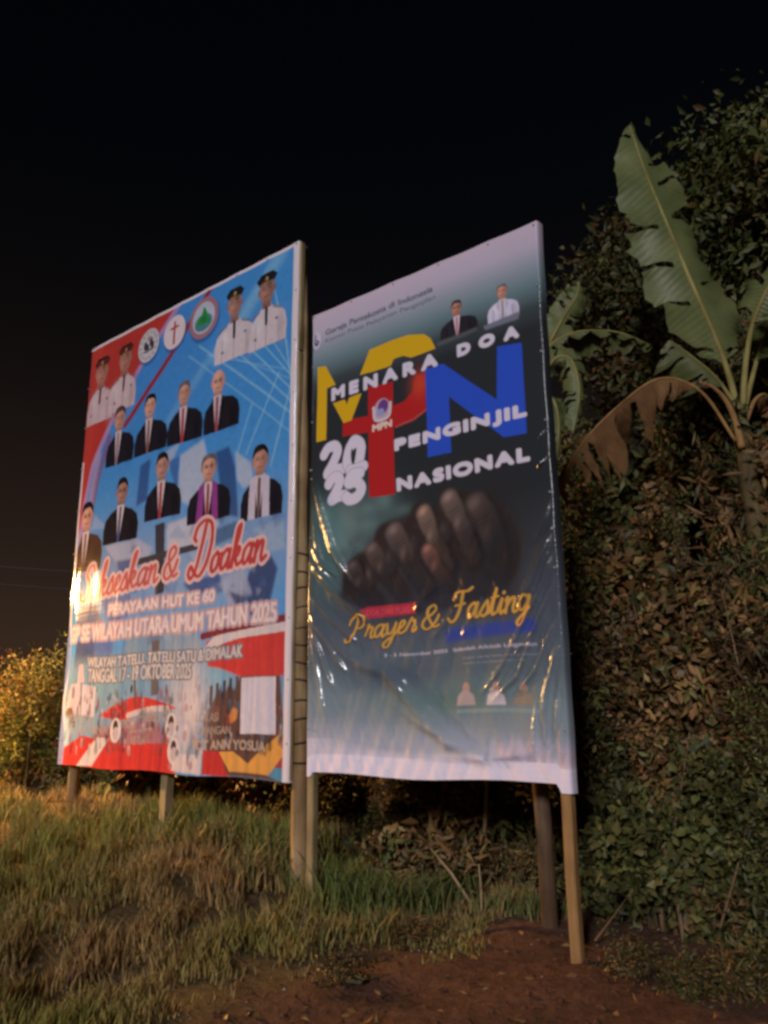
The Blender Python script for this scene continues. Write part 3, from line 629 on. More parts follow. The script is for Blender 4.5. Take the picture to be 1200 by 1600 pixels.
def art_right():
    W, H = float(np.linalg.norm(B2R-B2L)), 3.61
    cv = Canvas(W, H, 380, [(485, 492), (834, 345), (892, 1232), (483, 1213)])
    v = cv.Y/H; u = cv.X/W
    st = [(0, (160, 148, 162)), (.045, (150, 143, 158)), (.085, (116, 126, 136)), (.125, (84, 104, 110)), (.17, (50, 58, 62)), (.21, (36, 39, 43)), (.5, (34, 38, 41)), (.60, (46, 50, 55)), (.68, (60, 65, 74)), (.76, (70, 77, 86)), (.82, (80, 90, 95)), (.87, (102, 114, 118)), (.915, (112, 120, 126)), (.955, (138, 140, 150)), (.964, (186, 178, 190)), (1, (186, 178, 190))]  # printed gradient; lower half lifted, some of the vinyl's sheen put into its colour
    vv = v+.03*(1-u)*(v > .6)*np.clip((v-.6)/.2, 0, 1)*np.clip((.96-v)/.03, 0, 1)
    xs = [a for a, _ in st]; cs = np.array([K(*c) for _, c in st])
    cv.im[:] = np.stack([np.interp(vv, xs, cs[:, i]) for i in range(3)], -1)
    cv.poly([(.0, H*.03), (.02, H*.3), (.02, H*.22), (.0, H*.25)], K(60, 66, 70), m=True)
    # teal smoke
    cv.glow((535, 835), .28, .3, K(92, 124, 122), .75); cv.glow((590, 800), .2, .16, K(70, 96, 98), .6); cv.glow((510, 900), .18, .3, K(66, 88, 88), .6)
    cv.glow((610, 1060), .4, .12, K(52, 60, 76), .6); cv.glow((700, 1095), .5, .1, K(62, 88, 82), .6)
    r2 = np.random.default_rng(3)
    for i in range(26): cv.glow((r2.uniform(490, 640), r2.uniform(770, 900)), r2.uniform(.03, .1), r2.uniform(.03, .1), K(*((96, 126, 122), (48, 60, 62))[i % 2]), .25)
    # clasped praying hands: a row of knuckles in low light, wrist running off into the dark
    cv.poly([(533, 908), (546, 876), (575, 856), (588, 826), (606, 814), (636, 806), (642, 792), (658, 785), (680, 798), (684, 770), (700, 763), (722, 772), (752, 770), (790, 800), (812, 860), (790, 920), (700, 950), (600, 962), (538, 940)], K(44, 34, 32), soft=.014, smooth=True)
    cv.glow((765, 850), .2, .3, K(38, 32, 32), .8); cv.glow((640, 940), .35, .12, K(62, 62, 74), .6); cv.glow((610, 900), .2, .16, K(58, 50, 52), .6)
    for (P, w, c) in [([(550, 890), (560, 912), (585, 940)], .060, (66, 52, 48)), ([(580, 862), (594, 888), (622, 926)], .066, (76, 60, 54)), ([(614, 834), (630, 866), (660, 915)], .080, (80, 65, 60)),
                     ([(742, 796), (765, 836), (772, 886)], .10, (66, 54, 50)), ([(700, 784), (716, 820), (735, 872)], .072, (92, 74, 66)), ([(660, 804), (672, 838), (694, 884)], .064, (108, 84, 72)), ([(664, 862), (676, 886), (694, 912)], .055, (104, 66, 54))]:
        P = cv.pxs(P); P2 = P+np.array([.02, .02]); cv.line(P2, w*1.1, K(22, 18, 20), .7, m=True, smooth=True, soft=.04)
        n = 9; Q = catmull(P, 6)
        for i, q in enumerate(Q[::2]):
            f = i/max(1, len(Q[::2])-1); rr = w*(1.0+.10*math.sin(f*9))*(1-.15*f); cc = K(*[v_*(1.0-.45*f) for v_ in c])
            cv.ell(q, rr, rr, cc, .75, .03)
        cv.glow(P[0]+np.array([-.2*w, -.35*w]), w*.6, w*.4, K(*[min(255, v_*1.5) for v_ in c]), .75, rot=-.5, m=True); cv.glow(P[1]+np.array([-.35*w, -.1*w]), w*.35, w*.6, K(*[min(255, v_*1.25) for v_ in c]), .5, rot=.4, m=True)
        for k in (.45, .6, 1.25): 
            a_ = P[0]*(1-k)+P[1]*k if k < 1 else P[1]*(2-k)+P[2]*(k-1); cv.line([a_+np.array([-w*.6, .012]), a_+np.array([0, -.006]), a_+np.array([w*.5, -.02])], .0035, K(*[v_*.5 for v_ in c]), .6, m=True, soft=.006)
    for (x_, y_, rx_, ry_, rot) in [(575, 905, .05, .085, .5), (606, 880, .055, .09, .5), (640, 862, .055, .095, .45), (690, 836, .055, .09, .35), (728, 830, .05, .085, .3)]:
        p_ = cv.px(x_, y_); cv.ell(p_+np.array([.015, .025]), rx_*1.1, ry_*1.1, K(24, 22, 25), .55, .04, rot); cv.ell(p_, rx_, ry_, K(56, 46, 44), .5, .04, rot); cv.glow(p_+np.array([-.01, -.04]), rx_*.5, ry_*.4, K(76, 64, 60), .4, m=True)
    bx_h = cv.box(cv.pxs([(530, 760), (815, 965)])); x0, x1, y0, y1 = bx_h; reg = cv.im[y0:y1, x0:x1]; lm = reg.mean(-1, keepdims=True); cv.im[y0:y1, x0:x1] = np.where(lm < .2, reg*.72+lm*np.array([.26, .29, .31]), reg)
    for i in range(60):
        p_ = np.array(cv.px(r2.uniform(545, 790), r2.uniform(780, 940))); cv.glow(p_, r2.uniform(.008, .03), r2.uniform(.01, .04), K(*((34, 28, 28), (74, 58, 50), (58, 56, 62))[i % 3]), .22, rot=.6, m=True)
    cv.poly([(556, 935), (720, 915), (800, 890), (810, 950), (560, 975)], K(40, 41, 48), .7, soft=.06); cv.glow((690, 905), .5, .14, K(38, 40, 46), .4); cv.glow((780, 850), .14, .35, K(34, 34, 38), .7)
    # big initials
    yel = K(172, 138, 26); red = K(142, 30, 32); blu = K(36, 66, 160)
    cv.poly([(573, 605), (612, 597), (616, 773), (576, 779)], red); cv.poly([(534, 659), (576, 650), (614, 642), (616, 668), (576, 676), (534, 684)], red)
    cv.poly([(613, 635), (630, 628), (643, 612), (647, 586), (662, 583), (664, 643), (643, 659), (615, 670)], red); cv.glow((655, 600), .08, .1, K(165, 62, 40), .7)
    cv.line([(618, 668), (645, 656), (663, 642)], .008, K(150, 80, 80), .5)
    cv.poly([(493, 573), (506, 571), (522, 601), (508, 606), (508, 688), (492, 692)], yel); cv.poly([(518, 630), (537, 625), (540, 633), (544, 622), (563, 615), (548, 658), (535, 662)], yel)
    cv.poly([(560, 586), (575, 545), (636, 523), (660, 522), (671, 529), (679, 546), (641, 559), (628, 556), (613, 562), (609, 572)], yel)
    cv.poly([(663, 578), (691, 570), (775, 628), (775, 544), (813, 537), (822, 680), (786, 687), (700, 622), (704, 710), (667, 716)], blu)
    # emblem on the cross
    e = cv.px(595, 640); cv.ell(e, .075, .085, K(150, 138, 150), .9); cv.ell(e+np.array([.01, -.02]), .05, .055, K(86, 52, 110)); cv.ell(e+np.array([-.015, .02]), .035, .03, K(120, 126, 160)); cv.line([e+np.array([-.08, -.03]), e+np.array([-.06, .07]), e+np.array([.06, .07]), e+np.array([.08, -.03])], .012, K(168, 160, 168), m=True, smooth=True)
    cv.text('MPN', (581, 675), (610, 657), K(182, 168, 160), .006)
    # titles
    wt = K(172, 168, 182)
    cv.text('MENARA', (517, 625), (680, 553), wt, .0125, track=.36)
    cv.text('DOA', (714.5, 557), (806, 511), wt, .0125, track=.62)
    cv.text('PENGINJIL', (617, 704), (819, 635), wt, .0125, track=.2)
    cv.text('NASIONAL', (620, 767), (824, 703), wt, .0125, track=.2)
    # 20 / 25 in fat brush numerals
    def num(P, dark=False):
        for w, c in ((.047, K(120, 118, 128)), (.042, wt)): cv.line(P, w, c, smooth=True)
    two = lambda x, y, s=1: [(x, y+10*s), (x+6*s, y+0*s), (x+16*s, y-4*s), (x+21*s, y+5*s), (x+14*s, y+24*s), (x+6*s, y+40*s), (x+18*s, y+34*s), (x+30*s, y+32*s)]
    num(two(505, 702)); num([(556, 692), (546, 700), (541, 722), (546, 736), (557, 734), (562, 712), (562, 696), (553, 690), (546, 700)]); num([(546, 737), (556, 735), (567, 730)])
    num(two(513, 750, .82)); num([(562, 741), (549, 744), (544, 757), (556, 755), (564, 764), (558, 778), (546, 783), (540, 779)])
    cv.ell((549, 713), .012, .05, K(40, 52, 48), m=False)
    # heading
    gr = K(66, 74, 88)
    cv.text('Gereja Pantekosta di Indonesia', (505, 522), (674, 451), gr, .0035, alpha=.95, cap=.046); cv.text('Komisi Pusat Pelayanan Penginjilan', (505, 534), (678, 465.5), gr, .002, alpha=.9, cap=.034)
    e = cv.px(491, 531); cv.ell(e, .045, .075, K(164, 158, 172), .9); cv.line([e+np.array([-.01, -.05]), e+np.array([-.02, .02]), e+np.array([.0, .045]), e+np.array([.02, .02]), e+np.array([.0, .0])], .007, K(50, 56, 80), m=True, smooth=True); cv.ell(e+np.array([0, .03]), .018, .012, K(70, 76, 110))
    # two portraits
    figure(cv, 710, 470, 530, 686, 746, 'suit', 0, tie=(150, 100, 110), hair=(48, 40, 38), suit=(34, 34, 40)); cv.poly([(682, 536), (744, 512), (744, 518), (682, 543)], K(70, 72, 76), soft=.006)
    figure(cv, 781, 444, 502, 760, 810, 'suit', 0, tie=(120, 118, 130), hair=(40, 32, 32), suit=(168, 166, 184)); cv.poly([(753, 512), (809, 487), (808, 499), (757, 518)], K(94, 96, 108), soft=.004)
    # red ribbon, blue ribbon, script
    cv.poly([(561, 956), (572, 950), (645, 941), (644, 958), (567, 969)], K(150, 44, 58), soft=.004); cv.text('DOA DAN PUASA', (570, 964), (640, 947), K(170, 70, 80), .002)
    cv.poly([(690, 985), (838, 968), (838, 988), (690, 1006)], K(44, 58, 130), .8, soft=.012)
    gold = K(168, 128, 62)
    script_text(cv, 'Prayer & ', (541, 1004), (694, 975), .085, .0105, gold, K(58, 48, 38), .004, caps=1.0); script_text(cv, 'Fasting', (697, 972), (828, 955), .092, .0115, gold, K(58, 48, 38), .004)
    cv.text('3 - 5 November 2025  Sekolah Alkitab Langowan', (596, 1027), (836, 1005), wt*.8, .003); cv.text('Pukul 18.00 Wita sampai selesai', (719, 1032), (838, 1022), wt*.6, .0015); cv.text('Gedung serbaguna dan aula', (719, 1040), (820, 1032), wt*.6, .0015)
    for i, (x, c) in enumerate(((724, (150, 132, 128)), (772, (170, 160, 164)), (815, (120, 108, 96)))):
        cv.ell((x, 1077), .028, .035, K(150, 120, 108), m=False); q = cv.px(x, 1104); cv.poly([q+np.array(p) for p in [(-.07, .0), (-.06, -.06), (-.02, -.09), (.02, -.09), (.06, -.06), (.07, .0)]], K(*c), m=True, soft=.004)
    cv.line([(712, 1113), (840, 1112)], .012, K(116, 128, 128), .8)
    # crowd silhouette along the foot of the picture
    for i in range(60):
        x = r2.uniform(760, 888); y = r2.uniform(1170, 1195); cv.ell((x, y), r2.uniform(.012, .03), r2.uniform(.03, .07), K(*((120, 124, 136), (170, 150, 160), (150, 148, 160))[i % 3]), .5, .02, m=False)
    cv.poly([(0, H*.966), (W, H*.966), (W, H), (0, H)], K(186, 178, 190), m=True)
    return cv

def poly_dist(X, Y, P):
    d = np.full(X.shape, 9.0); tt = np.zeros(X.shape); n = len(P)-1
    for i, ((ax, ay), (bx, by)) in enumerate(zip(P[:-1], P[1:])):
        ex, ey = bx-ax, by-ay; t = np.clip(((X-ax)*ex+(Y-ay)*ey)/(ex*ex+ey*ey), 0, 1)
        q = np.hypot(X-ax-t*ex, Y-ay-t*ey); m_ = q < d; d = np.where(m_, q, d); tt = np.where(m_, (i+t)/n, tt)
    return d, tt
def sheet(name, cv, PL, PR, zb, zt, nx, ny, disp, mat, parent, wrap=.07, bottom=None):
    """vinyl sheet hung on a frame; its right and left hems turn back round the posts"""
    W, H = cv.W, cv.H; e = (PR-PL)/W
    U = np.linspace(-wrap, W+wrap, nx); Vv = np.linspace(0, H, ny)
    X, Y = np.meshgrid(U, Vv)
    over = np.maximum(np.maximum(-X, X-W), 0)
    Xc = np.clip(X, 0, W); D = disp(Xc, Y)*np.clip(1-over/.03, 0, 1)
    D = D-over*.92; Xp = Xc+np.sign(X-W/2)*np.where(over > 0, .012*(1-np.exp(-over/.012)), 0)
    zbot = zb(Xc/W) if callable(zb) else zb
    Yb = bottom(Xc) if bottom else 0
    pull = .004*np.abs(np.sin(Y*math.pi/.47))**1.5+.003*np.sin(Y*2.3+X[0, 0]*9); fr = np.clip(1-np.minimum(Xc, W-Xc)/.25, 0, 1)**2; Xp = Xp+np.where(Xc < W/2, 1, -1)*pull*fr
    Zt = zt[0]+(zt[1]-zt[0])*Xc/W-.005*np.abs(np.sin(Xc*math.pi/.42))**1.5; Zb = zb[0]+(zb[1]-zb[0])*Xc/W+.008*np.sin(Xc*5.1)
    Z = Zt+(Zb-Zt)*Y/H-Yb*np.clip((Y-H*.93)/(H*.07), 0, 1)
    P = np.stack([PL[0]+e[0]*Xp+N_DIR[0]*D, PL[1]+e[1]*Xp+N_DIR[1]*D, Z], -1).reshape(-1, 3)
    fx = np.clip(Xc*cv.k-.5, 0, cv.nx-1.001); fy = np.clip(Y*cv.k-.5, 0, cv.ny-1.001)
    ix, iy = fx.astype(int), fy.astype(int); ax, ay = (fx-ix)[..., None], (fy-iy)[..., None]; im = cv.im
    col = (im[iy, ix]*(1-ax)+im[iy, ix+1]*ax)*(1-ay)+(im[iy+1, ix]*(1-ax)+im[iy+1, ix+1]*ax)*ay
    i = np.arange((ny-1)*nx).reshape(ny-1, nx)[:, :-1].ravel()
    F = np.stack([i, i+nx, i+nx+1, i+1], 1)
    return place(name, np_mesh(name, P, F, mat, col.reshape(-1, 3), True), None, parent)
def vnoise(X, Y, fx, fy, seed, oct=3):
    r = np.random.default_rng(seed); out = np.zeros(X.shape); a = 1.0
    for o in range(oct):
        for k in range(4):
            th = r.uniform(-.5, .5); out += a*np.sin((X*fx*math.cos(th)+Y*fy*math.sin(th)*3+Y*fy*r.uniform(-1, 1))*2**o+r.uniform(0, 6.3))/4
        a *= .5
    return out
# ------------------------------------------------------------------ the two billboards
def v3(p, z): return (float(p[0]), float(p[1]), float(z))
def back(p, d): return np.asarray(p)-N_DIR*d
EDIR = (float(-W_DIR[0]), float(-W_DIR[1]), 0)

cv1 = art_left()
o1 = B1R
bb1 = empty('billboard', v3(B1R, gz(*B1R)), 'wide blue and red poster billboard with rows of suited portraits on log posts', 'billboard')
def disp1(X, Y):
    W, H = cv1.W, cv1.H
    low = np.clip((Y/H-.45)/.4, 0, 1)
    d = .010*vnoise(X, Y, 3.0, 1.2, 1)+(.0030*vnoise(X, Y, 22, 1.4, 2)*(.25+low)+.0014*vnoise(X, Y, 55, 3, 4)*(.15+low))*np.clip(X/1.2, .25, 1)
    d += .012*np.sin(X/W*math.pi*2)*np.sin(Y/H*math.pi)
    edge = np.exp(-(X/.10)**2)
    return d*np.clip(np.minimum(X, W-X)/.1, .15, 1)*np.clip(Y/.15, .1, 1)-.05*edge*(.4+.6*np.sin(Y*3.1+.5)**2)*low-.01*edge
sheet('banner_sheet', cv1, B1L, B1R, (.99, .97), (5.49, 5.47), 440, 560, disp1, M['vinyl_taut'], bb1)
b1d = .10
for k, (s, rad) in enumerate(((.035, .045), (.50, .055), (1.014, .07))):
    p = back(B1L+(B1R-B1L)*s, .15 if k < 2 else .095); g = gz(*p)
    if k == 1: post = beam('post', v3(p, g-.3), v3(p, 5.40), .085, .085, M['timber_pale'], bb1, EDIR)
    elif k == 0: post = tube('post', [v3(p, g-.3), v3(p, 2.6), v3(p, 5.42)], [.055, .05, .045], M['log'], bb1, 10, .05)
    else:
        n = 24; pts = []; rr = []
        for i in range(n+1):
            z = g-.3+(5.46-g+.3)*i/n; pts.append(v3(p+W_DIR*.075*(i/n)**1.5+np.array([.005*math.sin(i*1.3), .005*math.cos(i)]), z)); rr.append(.067-.032*i/n+.002*math.sin(i*2.1))
        post = tube('post', pts, rr, M['log'], bb1, 14, .03)
        for i in range(12):                                  # rope lashings that lace the hem to the log
            z = 1.12+i*.142+random.uniform(-.012, .012); ring = []
            for a in range(15):
                an = a/14*2*math.pi; f_ = (z-g+.3)/(5.46-g+.3); ring.append(v3(p+W_DIR*.075*f_**1.5+np.array([math.cos(an), math.sin(an)])*(.071-.032*f_), z+.012*math.sin(an+i)))
            V, F = tube_vf(ring, .0075, 6, False); o = pyobj('rope_lashing', V, F, M['rope'], None); o.parent = post
for z in (1.12, 2.25, 3.35, 4.42, 5.36):
    a, b_ = back(B1L+(B1R-B1L)*.04, .075), back(B1L+(B1R-B1L)*.975, .075)
    beam('rail', v3(a, z), v3(b_, z), .05, .045, M['timber_pale'], bb1, (0, 0, 1), .002)
# right-hand edge batten under the hem, split at a joint
for z0, z1 in ((.98, 4.42), (4.44, 5.46)):
    p = back(B1R, .04); beam('edge_batten', v3(p, z0), v3(p, z1), .05, .05, M['timber_pale'], bb1, EDIR, .001)

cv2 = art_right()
bb2 = empty('billboard', v3(B2R, gz(*B2R)), 'narrow dark poster billboard with big yellow red and blue initials on square timber posts', 'billboard')
FOLDS = [  # points measured on the sheet, height, width (m)
 ([(484, 735), (500, 790), (520, 860), (548, 918)], .018, .030), ([(484, 760), (495, 850), (520, 940)], .010, .025), ([(484, 880), (505, 905), (540, 945), (585, 985)], .020, .028), ([(484, 930), (520, 970), (560, 1010)], .012, .02),
 ([(484, 960), (515, 1010), (545, 1060)], .012, .018), ([(484, 975), (505, 1030), (525, 1085)], .012, .018), ([(484, 965), (560, 1040), (600, 1050), (650, 1110), (700, 1160), (770, 1200)], .030, .050), ([(600, 1090), (650, 1130), (690, 1150)], .012, .03),
 ([(866, 826), (845, 870), (825, 920), (805, 960)], .022, .028), ([(868, 850), (835, 940), (805, 1000), (780, 1050), (745, 1090)], .018, .018), ([(872, 890), (845, 960), (825, 1010), (805, 1060), (760, 1105)], .018, .018),
 ([(876, 950), (850, 1010), (835, 1050), (800, 1090)], .016, .016), ([(880, 980), (862, 1040), (850, 1090), (845, 1140)], .014, .016), ([(884, 1010), (872, 1080), (868, 1150)], .012, .016), ([(864, 760), (852, 810), (835, 850)], .010, .018), ([(863, 700), (852, 720), (838, 735)], .012, .018),
 ([(862, 660), (850, 675), (840, 690)], .010, .014), ([(720, 925), (700, 960), (670, 1000)], .010, .025), ([(745, 940), (730, 970), (715, 1000)], .008, .02), ([(690, 905), (660, 930), (640, 960)], .012, .03), ([(640, 1180), (760, 1190), (840, 1180)], .012, .03),
 ([(858, 1060), (852, 1110), (850, 1170)], .012, .014), ([(836, 1100), (832, 1140), (834, 1180)], .010, .014), ([(880, 1100), (876, 1150), (878, 1190)], .010, .012), ([(815, 1000), (790, 1050), (775, 1075), (760, 1085)], .012, .014), ([(488, 1000), (500, 1060), (510, 1120)], .010, .018), ([(484, 850), (500, 880), (530, 905)], .012, .018), ([(850, 940), (830, 990), (800, 1030)], .012, .014)]
FM = [(cv2.pxs(P), a, w) for P, a, w in FOLDS]
def disp2(X, Y):
    W, H = cv2.W, cv2.H; low = np.clip((Y/H-.42)/.3, 0, 1)
    d = .010*vnoise(X, Y, 2.6, 1.3, 7)+.002*vnoise(X, Y, 16, 2.2, 8)+.006*vnoise(X, Y, 14, 1.8, 9)*low*np.clip((X/W-.55)*2, 0, 1)+.0055*vnoise(X+.35*Y, Y, 24, 3, 10)*low+.004*vnoise(X-.5*Y, Y, 30, 4, 12)*low
    d -= .05*low*np.sin(np.clip(X/W, 0, 1)*math.pi)*(1-.4*np.clip((Y/H-.9)*10, 0, 1))
    for P, a, w in FM:
        q, t = poly_dist(X, Y, P); d += 1.9*a*np.exp(-(q/w)**2)*np.sqrt(np.clip(t, 0.05, 1))*np.clip((1-t)*5, 0, 1)
    return d*np.clip(np.minimum(X, W-X)/.06, .2, 1)*np.clip(Y/.1, .1, 1)
def bot2(X):
    W = cv2.W; q = X/W
    return .012*np.sin(q*math.pi)-.03*sstep(q, .015, .03)*(1-sstep(q, .955, .97))+.02*sstep(q, .965, .975)
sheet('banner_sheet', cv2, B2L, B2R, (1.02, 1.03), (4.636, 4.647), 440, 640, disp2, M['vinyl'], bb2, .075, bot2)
for s, ww in ((.018, .064), (.974, .062)):
    p = back(B2L+(B2R-B2L)*s, .045); g = gz(*p)
    lean = np.array([.008, -.004]) if s > .5 else np.array([-.012, 0])
    beam('post', v3(p+lean, g-.3), v3(p, 4.60), ww, .058, M['timber'] if s > .5 else M['timber_pale'], bb2, EDIR)
for z in (1.13, 2.3, 3.45, 4.58):
    a, b_ = back(B2L+(B2R-B2L)*.045, .10), back(B2L+(B2R-B2L)*.955, .10)
    beam('rail', v3(a, z), v3(b_, z), .05, .05, M['timber_pale'], bb2, (0, 0, 1), .002)
for px_, py_ in ((866, 829), (485, 738), (485, 962)):       # nail heads that pin the hem
    q = cv2.px(px_, py_); e = (B2R-B2L)/cv2.W; p = B2L+e*min(max(q[0], .012), cv2.W-.012)+N_DIR*.012; z = 4.64-q[1]
    V, F = tube_vf([v3(p-N_DIR*.03, z), v3(p, z), v3(p+N_DIR*.004, z)], [.004, .010, .006], 8); pyobj('nail', V, F, M['steel'], bb2)

def nails(bb, PL, PR, zb, zt, H):
    W = float(np.linalg.norm(PR-PL)); e = (PR-PL)/W
    spots = [(.015, zt-k*.47) for k in range(int(H/.47)+1)]+[(W-.015, zt-k*.47) for k in range(int(H/.47)+1)]+[(k*.42, zt-.02) for k in range(1, int(W/.42)+1)]
    for a_, z in spots:
        p = PL+e*min(max(a_, .015), W-.015)+N_DIR*.006; z = max(min(z, zt-.02), zb+.03)
        V, F = tube_vf([v3(p-N_DIR*.02, z), v3(p, z), v3(p+N_DIR*.004, z)], [.003, .008, .005], 6); pyobj('nail', V, F, M['steel'], bb)
nails(bb1, B1L, B1R, .98, 5.47, 4.5); nails(bb2, B2L, B2R, 1.03, 4.64, 3.61)
# ------------------------------------------------------------------ street lamp beyond the left end of the row (its glare is mirrored in the vinyl)
_m = at(34, 925, 11.6); _d = (_m.x-B1R[0])*N_DIR[0]+(_m.y-B1R[1])*N_DIR[1]       # mirror image of the glare seen in the sheet
LP = Vector((_m.x-2*_d*N_DIR[0], _m.y-2*_d*N_DIR[1], _m.z+.08))
print('LAMP', LP)
gl = gz(LP.x-1.2, LP.y+.5)
lamp = empty('street_lamp', (LP.x-1.2, LP.y+.5, gl), 'grey steel street lamp with a lit amber head beside the road', 'street lamp')
tube('pole', [(LP.x-1.2, LP.y+.5, gl-.2), (LP.x-1.2, LP.y+.5, 2.5), (LP.x-1.2, LP.y+.5, LP.z+0.20)], [.08, .065, .05], M['steel'], lamp, 12)
tube('arm', [(LP.x-1.2, LP.y+.5, LP.z+0.15), (LP.x-.8, LP.y+.33, LP.z+0.32), (LP.x-.1, LP.y+.05, LP.z+0.32)], [.03, .03, .03], M['steel'], lamp, 8)
tube('lamp_head', [(LP.x-.3, LP.y+.12, LP.z+0.30), (LP.x-.15, LP.y+.06, LP.z+0.28), (LP.x+.25, LP.y-.1, LP.z+0.27), (LP.x+.35, LP.y-.14, LP.z+0.26)], [.04, .11, .12, .05], M['steel'], lamp, 12)
tube('lamp_glass', [(LP.x+.05, LP.y-.02, LP.z+0.20), (LP.x+.05, LP.y-.02, LP.z+0.12), (LP.x+.05, LP.y-.02, LP.z+0.06)], [.10, .09, .04], M['lamp'], lamp, 12)
ld = bpy.data.lights.new('lamp_light', 'SPOT'); ld.energy = 6500; ld.spot_size = math.radians(172); ld.spot_blend = 1.0; ld.color = (1.0, .52, .17); ld.shadow_soft_size = .12
lo = bpy.data.objects.new('lamp_light', ld); C.objects.link(lo); lo.parent = lamp; lo.location = Vector((LP.x+.05, LP.y-.02, LP.z-0.08))-lamp.location; lo.rotation_euler = Vector((-.3, 0, .95)).to_track_quat('Z', 'Y').to_euler()

# ------------------------------------------------------------------ overhead cables far behind
def cable(a, b_, sag, name, label):
    pts = []
    for i in range(25):
        t = i/24; p = Vector(a).lerp(Vector(b_), t); p.z -= sag*4*t*(1-t); pts.append(p)
    V, F = tube_vf(pts, .012, 5, False); o = pyobj(name, V, F, M['cable']); tag(o, label, 'cable', 'overhead cables')
PA, PB = Vector((-19, 25, 0)), Vector((9, 29, 0))
for P, lb in ((PA, 'grey power pole standing in the dark beyond the street lamp'), (PB, 'grey power pole hidden among the trees beyond the billboards')):
    r_ = empty('power_pole', (P.x, P.y, gz(P.x, P.y)), lb, 'power pole')
    tube('pole', [(P.x, P.y, -.3), (P.x, P.y, 7.2)], [.13, .09], M['steel'], r_, 10); beam('crossarm', (P.x-.5, P.y, 6.9), (P.x+.5, P.y, 6.9), .08, .08, M['timber_pale'], r_, (0, 1, 0))
cable((PA.x-.45, PA.y-.05, 6.95), (PB.x-.45, PB.y-.05, 6.95), .9, 'overhead_cable', 'upper black cable strung between the power poles')
cable((PA.x, PA.y-.1, 6.4), (PB.x, PB.y-.1, 6.4), 1.0, 'overhead_cable', 'lower black cable strung between the power poles')

# ------------------------------------------------------------------ foliage
def leaf_cloud(Pc, Nn, L, Wd, col):
    n = len(Pc); d = Nn/np.linalg.norm(Nn, axis=1, keepdims=True)
    r = rng.normal(size=(n, 3)); s = np.cross(d, r); s /= np.linalg.norm(s, axis=1, keepdims=True)+1e-9; u = np.cross(s, d)
    L = L[:, None]; Wd = Wd[:, None]
    V = np.stack([Pc, Pc+d*L*.45+s*Wd+u*Wd*.35, Pc+d*L-u*L*.12, Pc+d*L*.45-s*Wd+u*Wd*.35], 1)
    i = np.arange(n)*4; F = np.concatenate([np.stack([i, i+1, i+2], 1), np.stack([i, i+2, i+3], 1)])
    return V.reshape(-1, 3), F, np.repeat(col, 4, 0)
GREENS = np.array([(.086, .094, .026), (.115, .112, .032), (.070, .080, .028), (.145, .125, .038)])
BROWNS = np.array([(.16, .085, .030), (.20, .10, .035), (.12, .075, .035), (.22, .14, .05)])
def clump_points(fn, nclump, per, spread):
    """fn(n) -> n points in the crown; leaves gather round twig ends"""
    c = fn(nclump); out = np.repeat(c, per, 0)+rng.normal(0, 1, (nclump*per, 3))*spread
    return c, out
def ell_fn(c, r, shell=.55, bump_=.25):
    c = np.array(c); r = np.array(r); ph = rng.uniform(0, 6.28, 6)
    def fn(n):
        d = rng.normal(size=(n, 3)); d /= np.linalg.norm(d, axis=1, keepdims=True)
        k = shell+(1-shell)*rng.random(n)**.6
        lob = 1+bump_*(np.sin(d[:, 0]*5+ph[0])*np.sin(d[:, 2]*5+ph[1])+.6*np.sin(d[:, 1]*9+d[:, 2]*8+ph[2]))
        return c+d*r*(k*lob)[:, None]
    return fn
def foliage_obj(name, parent, fn, nclump, per, spread, leaf, brown=.3, tone=1.0, tint=None, droop=.3):
    cl, P = clump_points(fn, nclump, per, spread)
    ct = rng.uniform(.65, 1.25, nclump)
    big = np.sin(cl[:, 0]*2.7+1)+np.sin(cl[:, 2]*3.1+cl[:, 0])+np.sin(cl[:, 0]*6.1-cl[:, 2]*5)*.7      # brown growth comes in drifts
    cb = (big*.28+rng.normal(0, .3, nclump)) > (.5-brown)*1.6-.05
    ct = np.repeat(ct, per); cb = np.repeat(cb, per); k = P[:, 2] > ground(P[:, 0], P[:, 1])+.01; P, ct, cb = P[k], ct[k], cb[k]
    n = len(P); N_ = rng.normal(size=(n, 3)); N_[:, 2] -= droop
    base = np.where((cb & (rng.random(n) < .8))[:, None], BROWNS[rng.integers(0, 4, n)], GREENS[rng.integers(0, 4, n)])
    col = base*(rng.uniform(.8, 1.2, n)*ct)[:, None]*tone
    if tint is not None: col = col*np.array(tint)
    V, F, c = leaf_cloud(P, N_, leaf*rng.uniform(.55, 1.5, n), leaf*.24*rng.uniform(.6, 1.4, n), col)
    return place(name, np_mesh(name, V, F, M['foliage'], c), None, parent), cl
